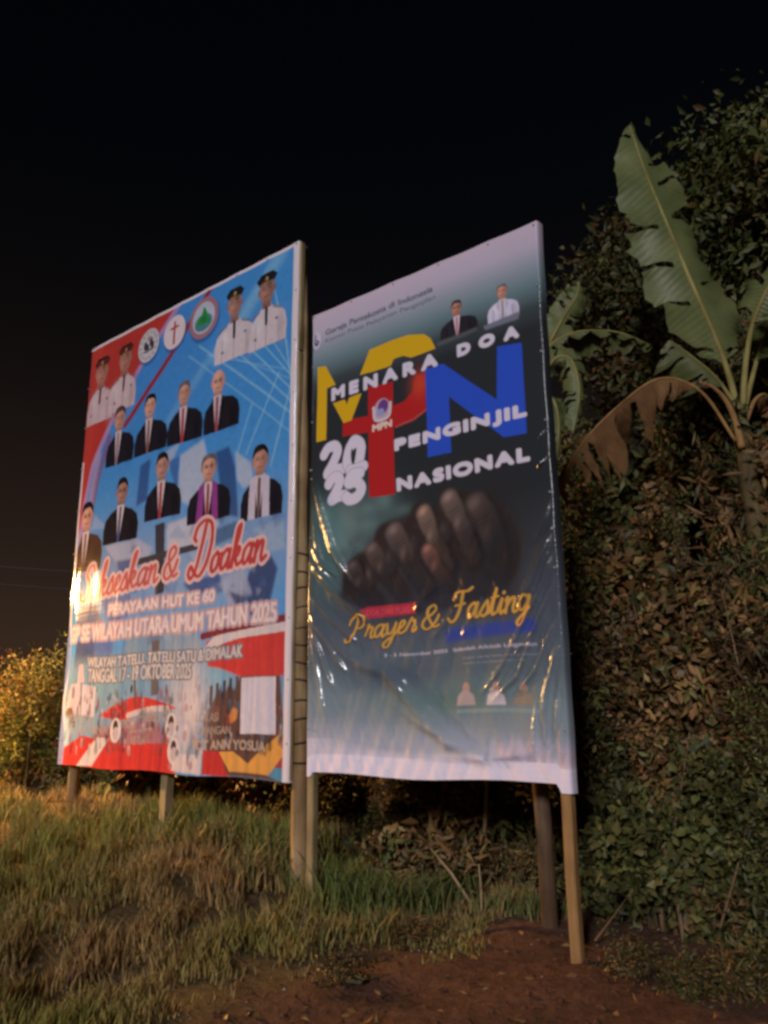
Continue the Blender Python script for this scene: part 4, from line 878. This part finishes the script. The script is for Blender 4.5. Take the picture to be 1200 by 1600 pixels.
def shrub(x, y, rx, ry, h, label, group, brown=.3, dens=1.0, leaf=.085, tone=1.0, tint=None, stems=9, name='shrub', cat='shrub', lf=None):
    """arching branches from one root, leaves in sprays along their outer part"""
    g = gz(x, y); r_ = empty(name, (x, y, g), label, cat, group)
    nb = int(21*(rx*ry+h*(rx+ry))*dens)+8; per = 120
    fn = ell_fn((x, y, g+h*.45), (rx, ry, h*.53), .45, .25); E_ = fn(nb)
    k = rng.uniform(.62, 1.12, nb)+.3*(rng.random(nb) < .15)*rng.random(nb); ctr = np.array([x, y, g+h*.3]); E_ = ctr+(E_-ctr)*k[:, None]
    E_[:, 2] = np.maximum(E_[:, 2], ground(E_[:, 0], E_[:, 1])+.04)
    B_ = np.stack([x+rng.normal(0, .22*rx, nb), y+rng.normal(0, .22*ry, nb), np.full(nb, g)+h*.35*rng.random(nb)], 1)
    Mid = B_*.45+E_*.55; Mid[:, 2] += .22*h*rng.random(nb)*(rng.random(nb) < .7); Mid[:, :2] += rng.normal(0, .1, (nb, 2))
    t = .30+.72*rng.random((nb, per))**.8; t = t[..., None]
    P = B_[:, None]*(1-t)**2+2*Mid[:, None]*t*(1-t)+E_[:, None]*t*t
    P = P+rng.normal(0, 1, P.shape)*np.array([.05, .05, .045])*(1.5-.5*t)
    D = (E_-Mid)[:, None]+0*t; D = D/(np.linalg.norm(D, axis=2, keepdims=True)+1e-9)
    bt = rng.uniform(.35, 1.5, nb); big = np.sin(E_[:, 0]*2.7+1)+np.sin(E_[:, 2]*3.1+E_[:, 0])
    bb = (big*.22+rng.normal(0, .3, nb)) > (.5-brown)*1.6-.05
    P = P.reshape(-1, 3); D = D.reshape(-1, 3); bt = np.repeat(bt, per); bb = np.repeat(bb, per)
    ok = P[:, 2] > ground(P[:, 0], P[:, 1])+.015; P, D, bt, bb = P[ok], D[ok], bt[ok], bb[ok]; n = len(P)
    base = np.where((bb & (rng.random(n) < .85))[:, None], BROWNS[rng.integers(0, 4, n)], GREENS[rng.integers(0, 4, n)])
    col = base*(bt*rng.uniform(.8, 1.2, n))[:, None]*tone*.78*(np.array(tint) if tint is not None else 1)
    N_ = D*.7+rng.normal(0, .75, (n, 3)); N_[:, 2] -= .35
    ls = leaf*lf if lf else leaf*rng.choice([.6, .8, 1.0, 1.3, 1.8]); wr_ = rng.choice([.10, .2, .26, .36])
    V, F, c = leaf_cloud(P, N_, ls*rng.uniform(.5, 1.5, n), ls*wr_*rng.uniform(.6, 1.4, n), col)
    place('foliage', np_mesh('foliage', V, F, M['foliage'], c), None, r_)
    for q_, i in enumerate(rng.choice(nb, min(stems, nb), False)):
        if q_ % 3 == 0: E_[i] = ctr+(E_[i]-ctr)*1.18
        tube('stem', [B_[i]-np.array([0, 0, max(0, B_[i][2]-g)+.05]), B_[i], B_[i]*.5+Mid[i]*.5, B_[i]*.25+Mid[i]*.5+E_[i]*.25, E_[i]], [.018, .014, .011, .008, .004], M['stem'] if q_ % 3 else M['twig'], r_, 5)
    return r_
def px_shrub(px_, Y, rx, ry, ytop, label, group, br, dn, leaf, tn, **kw):
    p = at(px_, 1150, Y); t = at(px_, ytop, Y)
    return shrub(p.x, Y, rx, ry, t.z-gz(p.x, Y), label, group, br, dn, leaf, tn, **kw)
RB = 'tall shrubs of the thicket beside the dark billboard'
for (px_, Y, rx, ry, ytop, br, dn, tn, lb) in [
    (915, 6.5, .38, .4, 830, .5, 1.0, 1.1, 'tall tangled shrub touching the right edge of the dark billboard'), (1000, 6.3, .36, .4, 960, .75, 1.0, 1.1, 'rust-brown shrub with dark hollows under the drooping dead banana leaf'),
    (1105, 6.1, .4, .4, 790, .7, 1.0, 1.1, 'brown leafed shrub in front of the banana stem'), (1205, 5.7, .42, .4, 860, .6, .9, 1.1, 'rusty leafed tall shrub standing outward of the banana stem'), (1178, 6.45, .36, .35, 700, .5, 1.0, 1.0, 'shrub wrapped round the lower banana stem'),
    (945, 7.3, .6, .5, 690, .35, .9, 1.0, 'shrub reaching up to the tip of the drooping dead banana leaf'), (1065, 7.6, .6, .5, 640, .3, .9, .9, 'dim green shrub between the two banana plants'), (1245, 7.0, .6, .5, 640, .5, .9, 1.0, 'tall shrub behind the dead leaves of the banana stem'), (1035, 6.9, .5, .4, 820, .7, .7, .9, 'brown shrub set back in the dark hollow of the thicket')]:
    px_shrub(px_, Y, rx, ry, ytop, lb, RB, br, dn, .085, tn)
for (px_, Y, rx, ry, ytop, lb) in [(1000, 5.5, .38, .35, 1190, 'low green shrub at the dirt edge behind the leaning dry twig'), (1100, 5.25, .42, .35, 1130, 'low bushy green shrub spreading over the end of the dirt'), (1200, 4.95, .4, .35, 1060, 'yellow-green low shrub bright among the thicket foot'), (945, 5.85, .28, .3, 1250, 'small dark shrub tucked behind the right timber post'), (1175, 4.85, .3, .28, 1330, 'knee-high shrub behind the leaning brown stalk')]:
    px_shrub(px_, Y, rx, ry, ytop, lb, 'low shrubs at the edge of the dirt', .2, 1.1, .07, 1.0)
for (px_, Y, rx, ry, ytop, br, lb) in [(540, 8.0, .7, .5, 1170, .35, 'dim shrub seen through the gap beside the left timber post'), (640, 7.6, .6, .5, 1180, .4, 'dim shrub behind the pale leaning reed stalk'), (740, 7.0, .5, .5, 1160, .6, 'brown shrub around the short orange stick'), (820, 6.6, .4, .45, 1150, .5, 'brown shrub beside the weathered round log'), (590, 6.9, .35, .4, 1300, .25, 'low dark green shrub behind the tall grass tufts'), (690, 6.6, .35, .35, 1310, .45, 'low brown shrub under the white hem')]:
    px_shrub(px_, Y, rx, ry, ytop, lb, 'undergrowth under the dark billboard', br, .8, .08, 1.25)
for (px_, Y, rx, ry, ytop, lb) in [(150, 10.2, .8, .6, 1120, 'brown undergrowth shrub behind the thin left post'), (260, 9.6, .8, .6, 1130, 'brown undergrowth shrub behind the middle post'), (370, 9.0, .7, .6, 1120, 'brown undergrowth shrub between the middle post and the roped log'), (450, 8.4, .6, .5, 1150, 'brown undergrowth shrub behind the roped log post'), (60, 10.9, .8, .6, 1130, 'brown undergrowth shrub behind the amber-lit bush')]:
    px_shrub(px_, Y, rx, ry, ytop, lb, 'undergrowth behind the blue billboard', .65, .6, .09, 1.25)
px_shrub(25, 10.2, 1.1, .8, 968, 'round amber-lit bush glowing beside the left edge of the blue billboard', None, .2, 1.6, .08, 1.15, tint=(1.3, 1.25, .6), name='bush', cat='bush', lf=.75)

for (px_, Y, ytop, lb) in ((905, 10.5, 590, 'dim far shrub closing the gap under the low banana plant'), (980, 11.0, 560, 'dim far shrub behind the drooping dead banana leaf'), (1090, 11, 500, 'dim far shrub behind the upright banana leaf'), (620, 11.5, 1130, 'dim far shrub deep under the dark billboard'), (760, 10.5, 1120, 'dim far shrub behind the short orange stick')):
    px_shrub(px_, Y, 1.0, .6, ytop, lb, 'far shrubs closing the thicket', .35, .5, .11, .9)
for (px_, Y, rx, ytop, lb) in ((1330, 5.9, .6, 850, 'tall shrub carrying the thicket on beyond the banana plant'), (1440, 6.6, .7, 760, 'tall shrub at the far end of the thicket'), (1360, 5.0, .45, 1180, 'low shrub below the far end of the thicket'), (1560, 6.2, .7, 900, 'outermost broad shrub of the thicket')):
    px_shrub(px_, Y, rx, .5, ytop, lb, 'shrubs carrying the thicket on', .45, .8, .085, 1.0)
for (px_, Y, rx, ytop, lb) in ((-190, 12.0, 1.0, 1020, 'amber-lit bush well beyond the glowing round bush'), (-420, 12.5, 1.1, 1040, 'low amber-lit bush behind the street lamp')):
    px_shrub(px_, Y, rx, .8, ytop, lb, None, .4, .8, .09, 1.2, name='bush', cat='bush', lf=.9)
# trees behind the thicket
def tree(base, crown, r, name_label, group, ncl, leaf, brown, tone, limbs=9, tint=None):
    g = gz(base[0], base[1]); r_ = empty('tree', (base[0], base[1], g), name_label, 'tree', group)
    c = Vector(crown)
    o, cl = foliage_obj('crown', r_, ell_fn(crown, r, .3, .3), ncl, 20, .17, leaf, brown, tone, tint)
    b_ = Vector((base[0], base[1], g-.2)); fork = b_.lerp(c, .62); fork.x += .1
    trunk = tube('trunk', [b_, b_.lerp(fork, .5)+Vector((.08, .05, 0)), fork, c+Vector((0, 0, r[2]*.5))], [.13, .105, .08, .02], M['bark'], r_, 9, .06)
    for i in rng.choice(len(cl), limbs, False):
        t = Vector(cl[i]); s = b_.lerp(c, random.uniform(.55, .9)); m_ = s.lerp(t, .5)+Vector((0, 0, .2))
        V, F = tube_vf([s, m_, t], [.04, .025, .006], 6); o = pyobj('limb', V, F, M['bark'], r_)
    return r_
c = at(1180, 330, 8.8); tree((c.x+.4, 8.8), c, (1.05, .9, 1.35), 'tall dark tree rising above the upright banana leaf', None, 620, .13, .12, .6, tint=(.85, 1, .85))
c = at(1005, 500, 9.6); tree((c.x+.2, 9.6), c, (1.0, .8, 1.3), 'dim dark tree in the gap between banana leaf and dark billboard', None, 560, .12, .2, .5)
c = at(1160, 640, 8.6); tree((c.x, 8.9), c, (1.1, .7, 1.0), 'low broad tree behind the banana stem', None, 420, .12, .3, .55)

# banana plants
def mat_banana(name, c0, c1, dry=False):
    m, nt_, b = mat_new(name, .5, .3)
    a = nt_.nodes.new('ShaderNodeAttribute'); a.attribute_name = 'Col'
    n = noise(nt_, 3, 4, .6); r = ramp(nt_, n.outputs['Fac'], [(.35, c0), (.65, c1)])
    sp = nt_.nodes.new('ShaderNodeSeparateColor'); nt_.links.new(a.outputs['Color'], sp.inputs[0])
    wv = nt_.nodes.new('ShaderNodeMath'); wv.operation = 'SINE'; ms = nt_.nodes.new('ShaderNodeMath'); ms.operation = 'MULTIPLY'; ms.inputs[1].default_value = 260
    nt_.links.new(sp.outputs[0], ms.inputs[0]); nt_.links.new(ms.outputs[0], wv.inputs[0])
    nt_.links.new(r.outputs[0], b.inputs['Base Color']); bump(nt_, b, wv.outputs[0], .35, .004)
    return m
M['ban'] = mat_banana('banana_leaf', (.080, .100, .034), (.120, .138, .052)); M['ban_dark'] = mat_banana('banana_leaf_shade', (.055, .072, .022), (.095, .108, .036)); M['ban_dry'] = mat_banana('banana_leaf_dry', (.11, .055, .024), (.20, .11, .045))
M['petiole'] = mat_wood('petiole', (.22, .20, .06), (.34, .30, .11), 6, (3, 3, .5)); M['pet_dry'] = mat_wood('dry_petiole', (.28, .15, .05), (.42, .26, .10), 6, (3, 3, .5)); M['pseudo'] = mat_wood('pseudostem', (.06, .042, .018), (.15, .11, .045), 5, (7, 7, .5))
def banana_leaf(parent, rib, petiole_n, wl, wr, up, mat, rib_mat, tears=7, fold=.35, rag=.05, rib_r=.022, name='leaf'):
    """rib: curve points from the crown outwards; the first petiole_n of its length is bare stalk"""
    R = [Vector(q) for q in catmull([tuple(p) for p in rib], 12)] ; n = len(R)
    up = Vector(up).normalized(); seg = []
    rad = [rib_r*(1-.85*i/(n-1)) for i in range(n)]
    lf = None
    i0 = int(n*petiole_n); m = n-i0
    NB = 8; V = []; F = []; col = []
    tl = sorted(random.sample(range(3, m-2), min(tears, m-6))); tr = sorted(random.sample(range(3, m-2), min(tears, m-6)))
    for side, wmax, tear in ((-1, wl, tl), (1, wr, tr)):
        prev = None; dfold = 0; dsh = 0
        for j in range(m):
            p = R[i0+j]; t = (R[min(i0+j+1, n-1)]-R[max(i0+j-1, 0)]).normalized(); s = t.cross(up).normalized()*side; nn = s.cross(t).normalized()*side
            if j in tear: dfold = random.uniform(-.25, .45); dsh = random.uniform(-.06, .1)
            f = j/(m-1); w = wmax*(min(1, (f/.13)**.6 if f < .13 else 1))*((1-((f-.35)/.65)**2.2) if f > .35 else 1)**.75+.004
            w *= 1+random.uniform(-rag, rag)
            base = len(V)
            ripple = .03*math.sin(f*38+side)+random.uniform(-.01, .01)
            for k in range(NB+1):
                q = k/NB; x = w*q; V.append(tuple(p+s*x*math.cos(fold+dfold*q)+nn*(-x*math.sin(fold+dfold*q)*(.4+.6*q))+nn*ripple*q*q+t*(x*(.25+dsh)+.02*math.sin(k+j)*q))); col.append((f+.25*q*w, q, 0))
            if prev is not None and j not in tear:
                for k in range(NB): F.append((prev+k, prev+k+1, base+k+1, base+k))
            elif prev is not None:
                for k in range(NB//3): F.append((prev+k, prev+k+1, base+k+1, base+k))
            prev = base
    me = np_mesh(name, np.array(V), np.array(F), mat, np.array(col), True); lf = place(name, me, None, parent)
    Vr, Fr = tube_vf(R, rad, 7); rb = pyobj('midrib', Vr, Fr, rib_mat, None); rb.parent = lf
    return lf
YB = 6.9
cr0 = at(1158, 650, YB)
ban = empty('banana_plant', (cr0.x+.05, YB, gz(cr0.x, YB)), 'banana plant with one tall upright leaf and dead brown leaves rising from the thicket', 'banana plant')
gB = gz(cr0.x, YB); tube('pseudostem', [(cr0.x+.16, YB+.05, gB-.1), (cr0.x+.12, YB+.03, gB+1.5), at(1172, 760, YB), at(1162, 690, YB), at(1156, 640, YB)], [.15, .13, .10, .075, .045], M['pseudo'], ban, 12, .05)
A = lambda x, y, d=0: at(x, y, YB+d)
banana_leaf(ban, [A(1156, 660), A(1140, 590), A(1114, 520), A(1076, 432), A(1040, 345), A(1006, 262), A(984, 195, .1)], .22, .40, .44, (.15, -1, .15), M['ban'], M['petiole'], 5, .22, .08, .034)
banana_leaf(ban, [A(1160, 650), A(1166, 560, -.1), A(1182, 490, -.3), A(1225, 410, -.5), A(1290, 340, -.7), A(1350, 330, -.9)], .35, .28, .28, (-.3, -1, .5), M['ban'], M['petiole'], 6, .3, .08, .032)
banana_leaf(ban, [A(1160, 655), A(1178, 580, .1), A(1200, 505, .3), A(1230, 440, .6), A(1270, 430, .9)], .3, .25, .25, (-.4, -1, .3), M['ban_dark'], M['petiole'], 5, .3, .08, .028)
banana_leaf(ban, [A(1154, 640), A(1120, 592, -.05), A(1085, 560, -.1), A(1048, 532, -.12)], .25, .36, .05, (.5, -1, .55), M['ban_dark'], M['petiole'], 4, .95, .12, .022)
banana_leaf(ban, [A(1160, 700, -.08), A(1142, 640, -.12), A(1118, 608, -.16), A(1090, 596, -.18)], .75, .03, .03, (0, -1, .3), M['ban_dry'], M['pet_dry'], 1, .3, .1, .036)
banana_leaf(ban, [A(1150, 690, -.1), A(1095, 612, -.2), A(1030, 592, -.3), A(960, 640, -.4), A(905, 700, -.5), A(875, 760, -.5), A(869, 800, -.5)], .2, .36, .26, (.2, -.6, .75), M['ban_dry'], M['pet_dry'], 18, 1.0, .5, .016)
banana_leaf(ban, [A(1165, 660, .1), A(1180, 625, .2), A(1200, 620, .4), A(1225, 670, .5), A(1235, 740, .5)], .2, .14, .14, (0, -.7, .7), M['ban_dry'], M['pet_dry'], 6, .9, .2, .024)
banana_leaf(ban, [A(1165, 700, .1), A(1190, 690, -.1), A(1215, 720, -.2), A(1222, 800, -.2)], .2, .12, .12, (0, -.7, .7), M['ban_dry'], M['pet_dry'], 6, .9, .2, .024)
YC = 7.6
A2 = lambda x, y, d=0: at(x, y, YC+d)
q = A2(835, 640); g2 = gz(q.x, YC)
ban2 = empty('banana_plant', (q.x, YC, g2), 'low banana plant half hidden behind the right edge of the dark billboard', 'banana plant')
tube('pseudostem', [(q.x+.02, YC, g2-.1), (q.x, YC, g2+1.5), A2(835, 640)], [.13, .11, .07], M['pseudo'], ban2, 10, .05)
banana_leaf(ban2, [A2(836, 640), A2(850, 560), A2(878, 500), A2(900, 465), A2(905, 440)], .3, .16, .16, (.2, -1, .2), M['ban'], M['petiole'], 4, .2, .1, .024)
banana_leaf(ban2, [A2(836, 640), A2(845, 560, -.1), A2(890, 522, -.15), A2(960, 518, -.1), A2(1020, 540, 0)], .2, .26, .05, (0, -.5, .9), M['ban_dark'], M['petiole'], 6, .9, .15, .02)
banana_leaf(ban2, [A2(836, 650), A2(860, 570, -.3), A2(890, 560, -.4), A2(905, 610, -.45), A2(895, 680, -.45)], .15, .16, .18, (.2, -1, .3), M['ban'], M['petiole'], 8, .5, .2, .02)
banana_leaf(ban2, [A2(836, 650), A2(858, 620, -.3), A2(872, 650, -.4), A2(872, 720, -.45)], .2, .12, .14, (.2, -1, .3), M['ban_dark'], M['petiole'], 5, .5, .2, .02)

# old log and dry stalks behind the dark billboard
p0 = on_ground(858, 1445); z0 = gz(*p0)
lg = tube('log_post', [(p0[0]+.01, p0[1], z0-.2), (p0[0], p0[1]+.01, z0+.6), (p0[0]-.03, p0[1]+.02, z0+1.3), (p0[0]-.04, p0[1], z0+2.2)], [.054, .052, .048, .045], M['log_dark'], None, 12, .06)
tag(lg, 'weathered round log standing in the undergrowth behind the timber post', 'log post')
def stalk(a, b_, Y, r, label, Yb=None, mat='dry'):
    A_, B_ = at(*a, Y), at(*b_, Yb or Y); m_ = A_.lerp(B_, .5)+Vector((.01, 0, .01))
    o = tube('dry_stalk', [A_, m_, B_], [r, r*.9, r*.5], M[mat], None, 6); tag(o, label, 'stalk')
stalk((757, 1300), (761, 1150), 6.35, .017, 'short orange dry stick poking up under the white hem')
stalk((752, 1455), (748, 1350), 5.75, .010, 'thin upright dry stalk at the edge of the grass', 5.8)
stalk((735, 1410), (672, 1325), 6.0, .012, 'pale leaning reed stalk in the undergrowth under the billboard', 6.15)
stalk((1125, 1450), (1168, 1290), 4.75, .007, 'leaning brown stalk in front of the low shrubs', 4.9, 'twig')
stalk((930, 1470), (985, 1395), 4.95, .006, 'thin dry twig leaning beside the right timber post', 5.2, 'twig')

# ------------------------------------------------------------------ grass, clods
def blades(x, y, h, w, col, lean=.35):
    n = len(x); z = ground(x, y)-.01; a = rng.uniform(0, 6.283, n); l = rng.uniform(.1, 1, n)*lean*h
    b_ = np.stack([x, y, z], 1); d = np.stack([np.cos(a)*l, np.sin(a)*l, h], 1); a2 = rng.uniform(0, 6.283, n); s = np.stack([np.cos(a2), np.sin(a2), np.zeros(n)], 1)*w[:, None]
    m_ = b_+d*np.array([.35, .35, .6]); t = b_+d
    V = np.stack([b_-s, b_+s, m_+s*.75, m_-s*.75, t], 1).reshape(-1, 3); i = np.arange(n)*5
    F = np.concatenate([np.stack([i, i+1, i+2], 1), np.stack([i, i+2, i+3], 1), np.stack([i+3, i+2, i+4], 1)])
    return V, F, np.repeat(col, 5, 0)
def patch_noise(x, y, f, seed):
    r = np.random.default_rng(seed); o = np.zeros(x.shape)
    for k in range(7):
        th = r.uniform(0, 6.28); fr = f*r.uniform(.5, 2); o += np.sin((x*math.cos(th)+y*math.sin(th))*fr+r.uniform(0, 6.28))
    return o/7
N = 280000
yy = 3.2+8.5*rng.random(N)**1.25; xx = rng.uniform(-1, 1, N)
xx = np.where(xx < 0, xx*(yy*.78+.5), xx*(yy*.2+.3))
sd_ = grass_side(xx, yy); pn = patch_noise(xx, yy, 4, 3); pn2 = patch_noise(xx, yy, 9, 4)
dens = np.clip(.25+sd_*1.3+pn*.9, 0, 1)*np.clip(.5+pn2*1.9, .04, 1)
keep = (sd_ > -.55) & (rng.random(N) < dens)
xx, yy, pn, pn2, sd_ = xx[keep], yy[keep], pn[keep], pn2[keep], sd_[keep]; n = len(xx)
hh = (.035+.11*rng.random(n)**2.4+.09*np.clip(pn+.2, 0, 1)+.10*np.clip(pn2, 0, 1))*np.clip(.5+sd_*.9, .35, 1.3)
tall = np.exp(-(((xx+2.0)/1.1)**2+((yy-7.4)/1.0)**2)); hh *= .82+.8*tall
gmix = np.clip(.42+1.0*pn+.9*tall+rng.normal(0, .22, n), 0, 1)[:, None]
straw = np.array([(.22, .135, .055), (.28, .175, .07), (.15, .09, .042)])[rng.integers(0, 3, n)]; grn = np.array([(.15, .15, .030), (.11, .12, .026), (.20, .18, .042)])[rng.integers(0, 3, n)]
col = (straw*(1-gmix)+grn*gmix)*rng.uniform(.8, 1.5, (n, 1))
V, F, c = blades(xx, yy, hh, rng.uniform(.0025, .006, n), col, .6)
g = place('grass', np_mesh('grass', V, F, M['grass'], c), None); tag(g, 'dry brown and green rough grass on the bank under the billboards', 'grass', None, 'stuff')
# tall green tufts along the foot of the dark billboard and beside the posts
for (px_, py_, nb, h, gr_, lb) in [(520, 1420, 150, .36, 1, 'tall green grass tuft beside the left timber post'), (560, 1440, 170, .38, 1, 'tallest green grass tuft under the dark billboard'), (610, 1440, 150, .34, 1, 'green grass tuft under the middle of the white hem'), (665, 1430, 140, .30, .9, 'green grass tuft behind the pale reed stalk'), (700, 1415, 120, .30, .8, 'green grass tuft under the short orange stick'), (500, 1480, 110, .22, .5, 'half-dry grass tuft in front of the left timber post'), (590, 1468, 120, .20, .6, 'short grass tuft at the rim of the red dirt'), (440, 1360, 140, .28, .8, 'green grass tuft at the foot of the roped log'), (465, 1385, 110, .25, .7, 'grass tuft between the roped log and the timber post'), (770, 1425, 100, .18, .6, 'small grass tuft beside the thin upright stalk'), (845, 1425, 200, .12, .9, 'tiny bright tuft at the foot of the weathered round log'), (390, 1380, 140, .26, .4, 'dry grass tuft left of the roped log'), (340, 1330, 150, .3, .4, 'dry grass tuft between middle post and roped log')]:
    q = on_ground(px_, py_); x = q[0]+np.clip(rng.normal(0, .08, nb), -.2, .2); y = q[1]+np.clip(rng.normal(0, .08, nb), -.2, .2)
    gm = np.clip(gr_+rng.normal(0, .2, nb), 0, 1)[:, None]; cc = (np.array([[.24, .155, .06]])*(1-gm)+np.array([[.085, .115, .030]])*gm)*rng.uniform(.6, 1.3, (nb, 1))
    V, F, c = blades(x, y, h*rng.uniform(.5, 1.15, nb), rng.uniform(.004, .008, nb), cc, .75)
    o = np.array([q[0], q[1], gz(*q)]); me = np_mesh('grass_tuft', V-o, F, M['grass'], c); ob = bpy.data.objects.new('grass_tuft', me); ob.location = o; C.objects.link(ob); tag(ob, lb, 'grass tuft', 'tall grass tufts around the posts')
for (px_, py_, r_w, h_w, lb) in [(640, 1470, .13, .12, 'small leafy weed on the rim of the red dirt'), (980, 1520, .15, .14, 'leafy weed spilling over the dirt behind the right timber post'), (1080, 1555, .18, .16, 'leafy weed at the outer end of the dirt'), (1180, 1560, .2, .2, 'bushy weed beside the knee-high shrub'), (530, 1530, .1, .08, 'tiny weed alone on the red dirt')]:
    q = on_ground(px_, py_); shrub(q[0], q[1], r_w, r_w, h_w, lb, 'leafy weeds in grass and dirt', .45, 2.6, .04, .75, stems=3, name='weed', cat='weed')
# clods, pebbles and dry litter on the dirt
def clods(name, n, fn, size, mat, label):
    Vs = []; Fs = []; k = 0
    base = np.array([(1, 0, 0), (-1, 0, 0), (0, 1, 0), (0, -1, 0), (0, 0, 1), (0, 0, -1)], float); fc = np.array([(0, 2, 4), (2, 1, 4), (1, 3, 4), (3, 0, 4), (2, 0, 5), (1, 2, 5), (3, 1, 5), (0, 3, 5)])
    xy = fn(n); s = size*rng.uniform(.3, 1, len(xy))**2
    for (x, y), r in zip(xy, s):
        v = base*rng.uniform(.6, 1.2, (6, 1))*r*np.array([1, 1, .6]); a = rng.uniform(0, 6.28); ca, sa = math.cos(a), math.sin(a); v = np.stack([v[:, 0]*ca-v[:, 1]*sa, v[:, 0]*sa+v[:, 1]*ca, v[:, 2]], 1)
        Vs.append(v+np.array([x, y, gz(x, y)+r*.2])); Fs.append(fc+k); k += 6
    o = place(name, np_mesh(name, np.concatenate(Vs), np.concatenate(Fs), mat), None); tag(o, label, 'soil', None, 'stuff')
def dirt_pts(n):
    y = rng.uniform(3.4, 6.2, n); x = rng.uniform(-1.6, 2.9, n); k = grass_side(x, y) < .1; return np.stack([x[k], y[k]], 1)
clods('soil_clods', 700, dirt_pts, .026, M['soil'], 'crumbled red clods scattered over the dirt')
m, nt_, b = mat_new('pale_stone', .8, .2); n_ = noise(nt_, 20, 3); r = ramp(nt_, n_.outputs['Fac'], [(.3, (.22, .15, .11)), (.7, (.42, .33, .26))]); nt_.links.new(r.outputs[0], b.inputs['Base Color']); M['stone'] = m
clods('pebbles', 90, dirt_pts, .016, M['stone'], 'small pale pebbles lying on the red dirt')
def litter(n):
    P2 = dirt_pts(n); P = np.concatenate([P2, ground(P2[:, 0], P2[:, 1])[:, None]+.006], 1); N_ = rng.normal(size=(len(P), 3)); N_[:, 2] = abs(N_[:, 2])*.15
    col = BROWNS[rng.integers(0, 4, len(P))]*rng.uniform(.5, 1.2, (len(P), 1)); V, F, c = leaf_cloud(P, N_, rng.uniform(.03, .08, len(P)), rng.uniform(.006, .016, len(P)), col)
    o = place('leaf_litter', np_mesh('leaf_litter', V, F, M['foliage'], c), None); tag(o, 'dry brown leaves littered over the dirt', 'leaves', None, 'stuff')
litter(420)
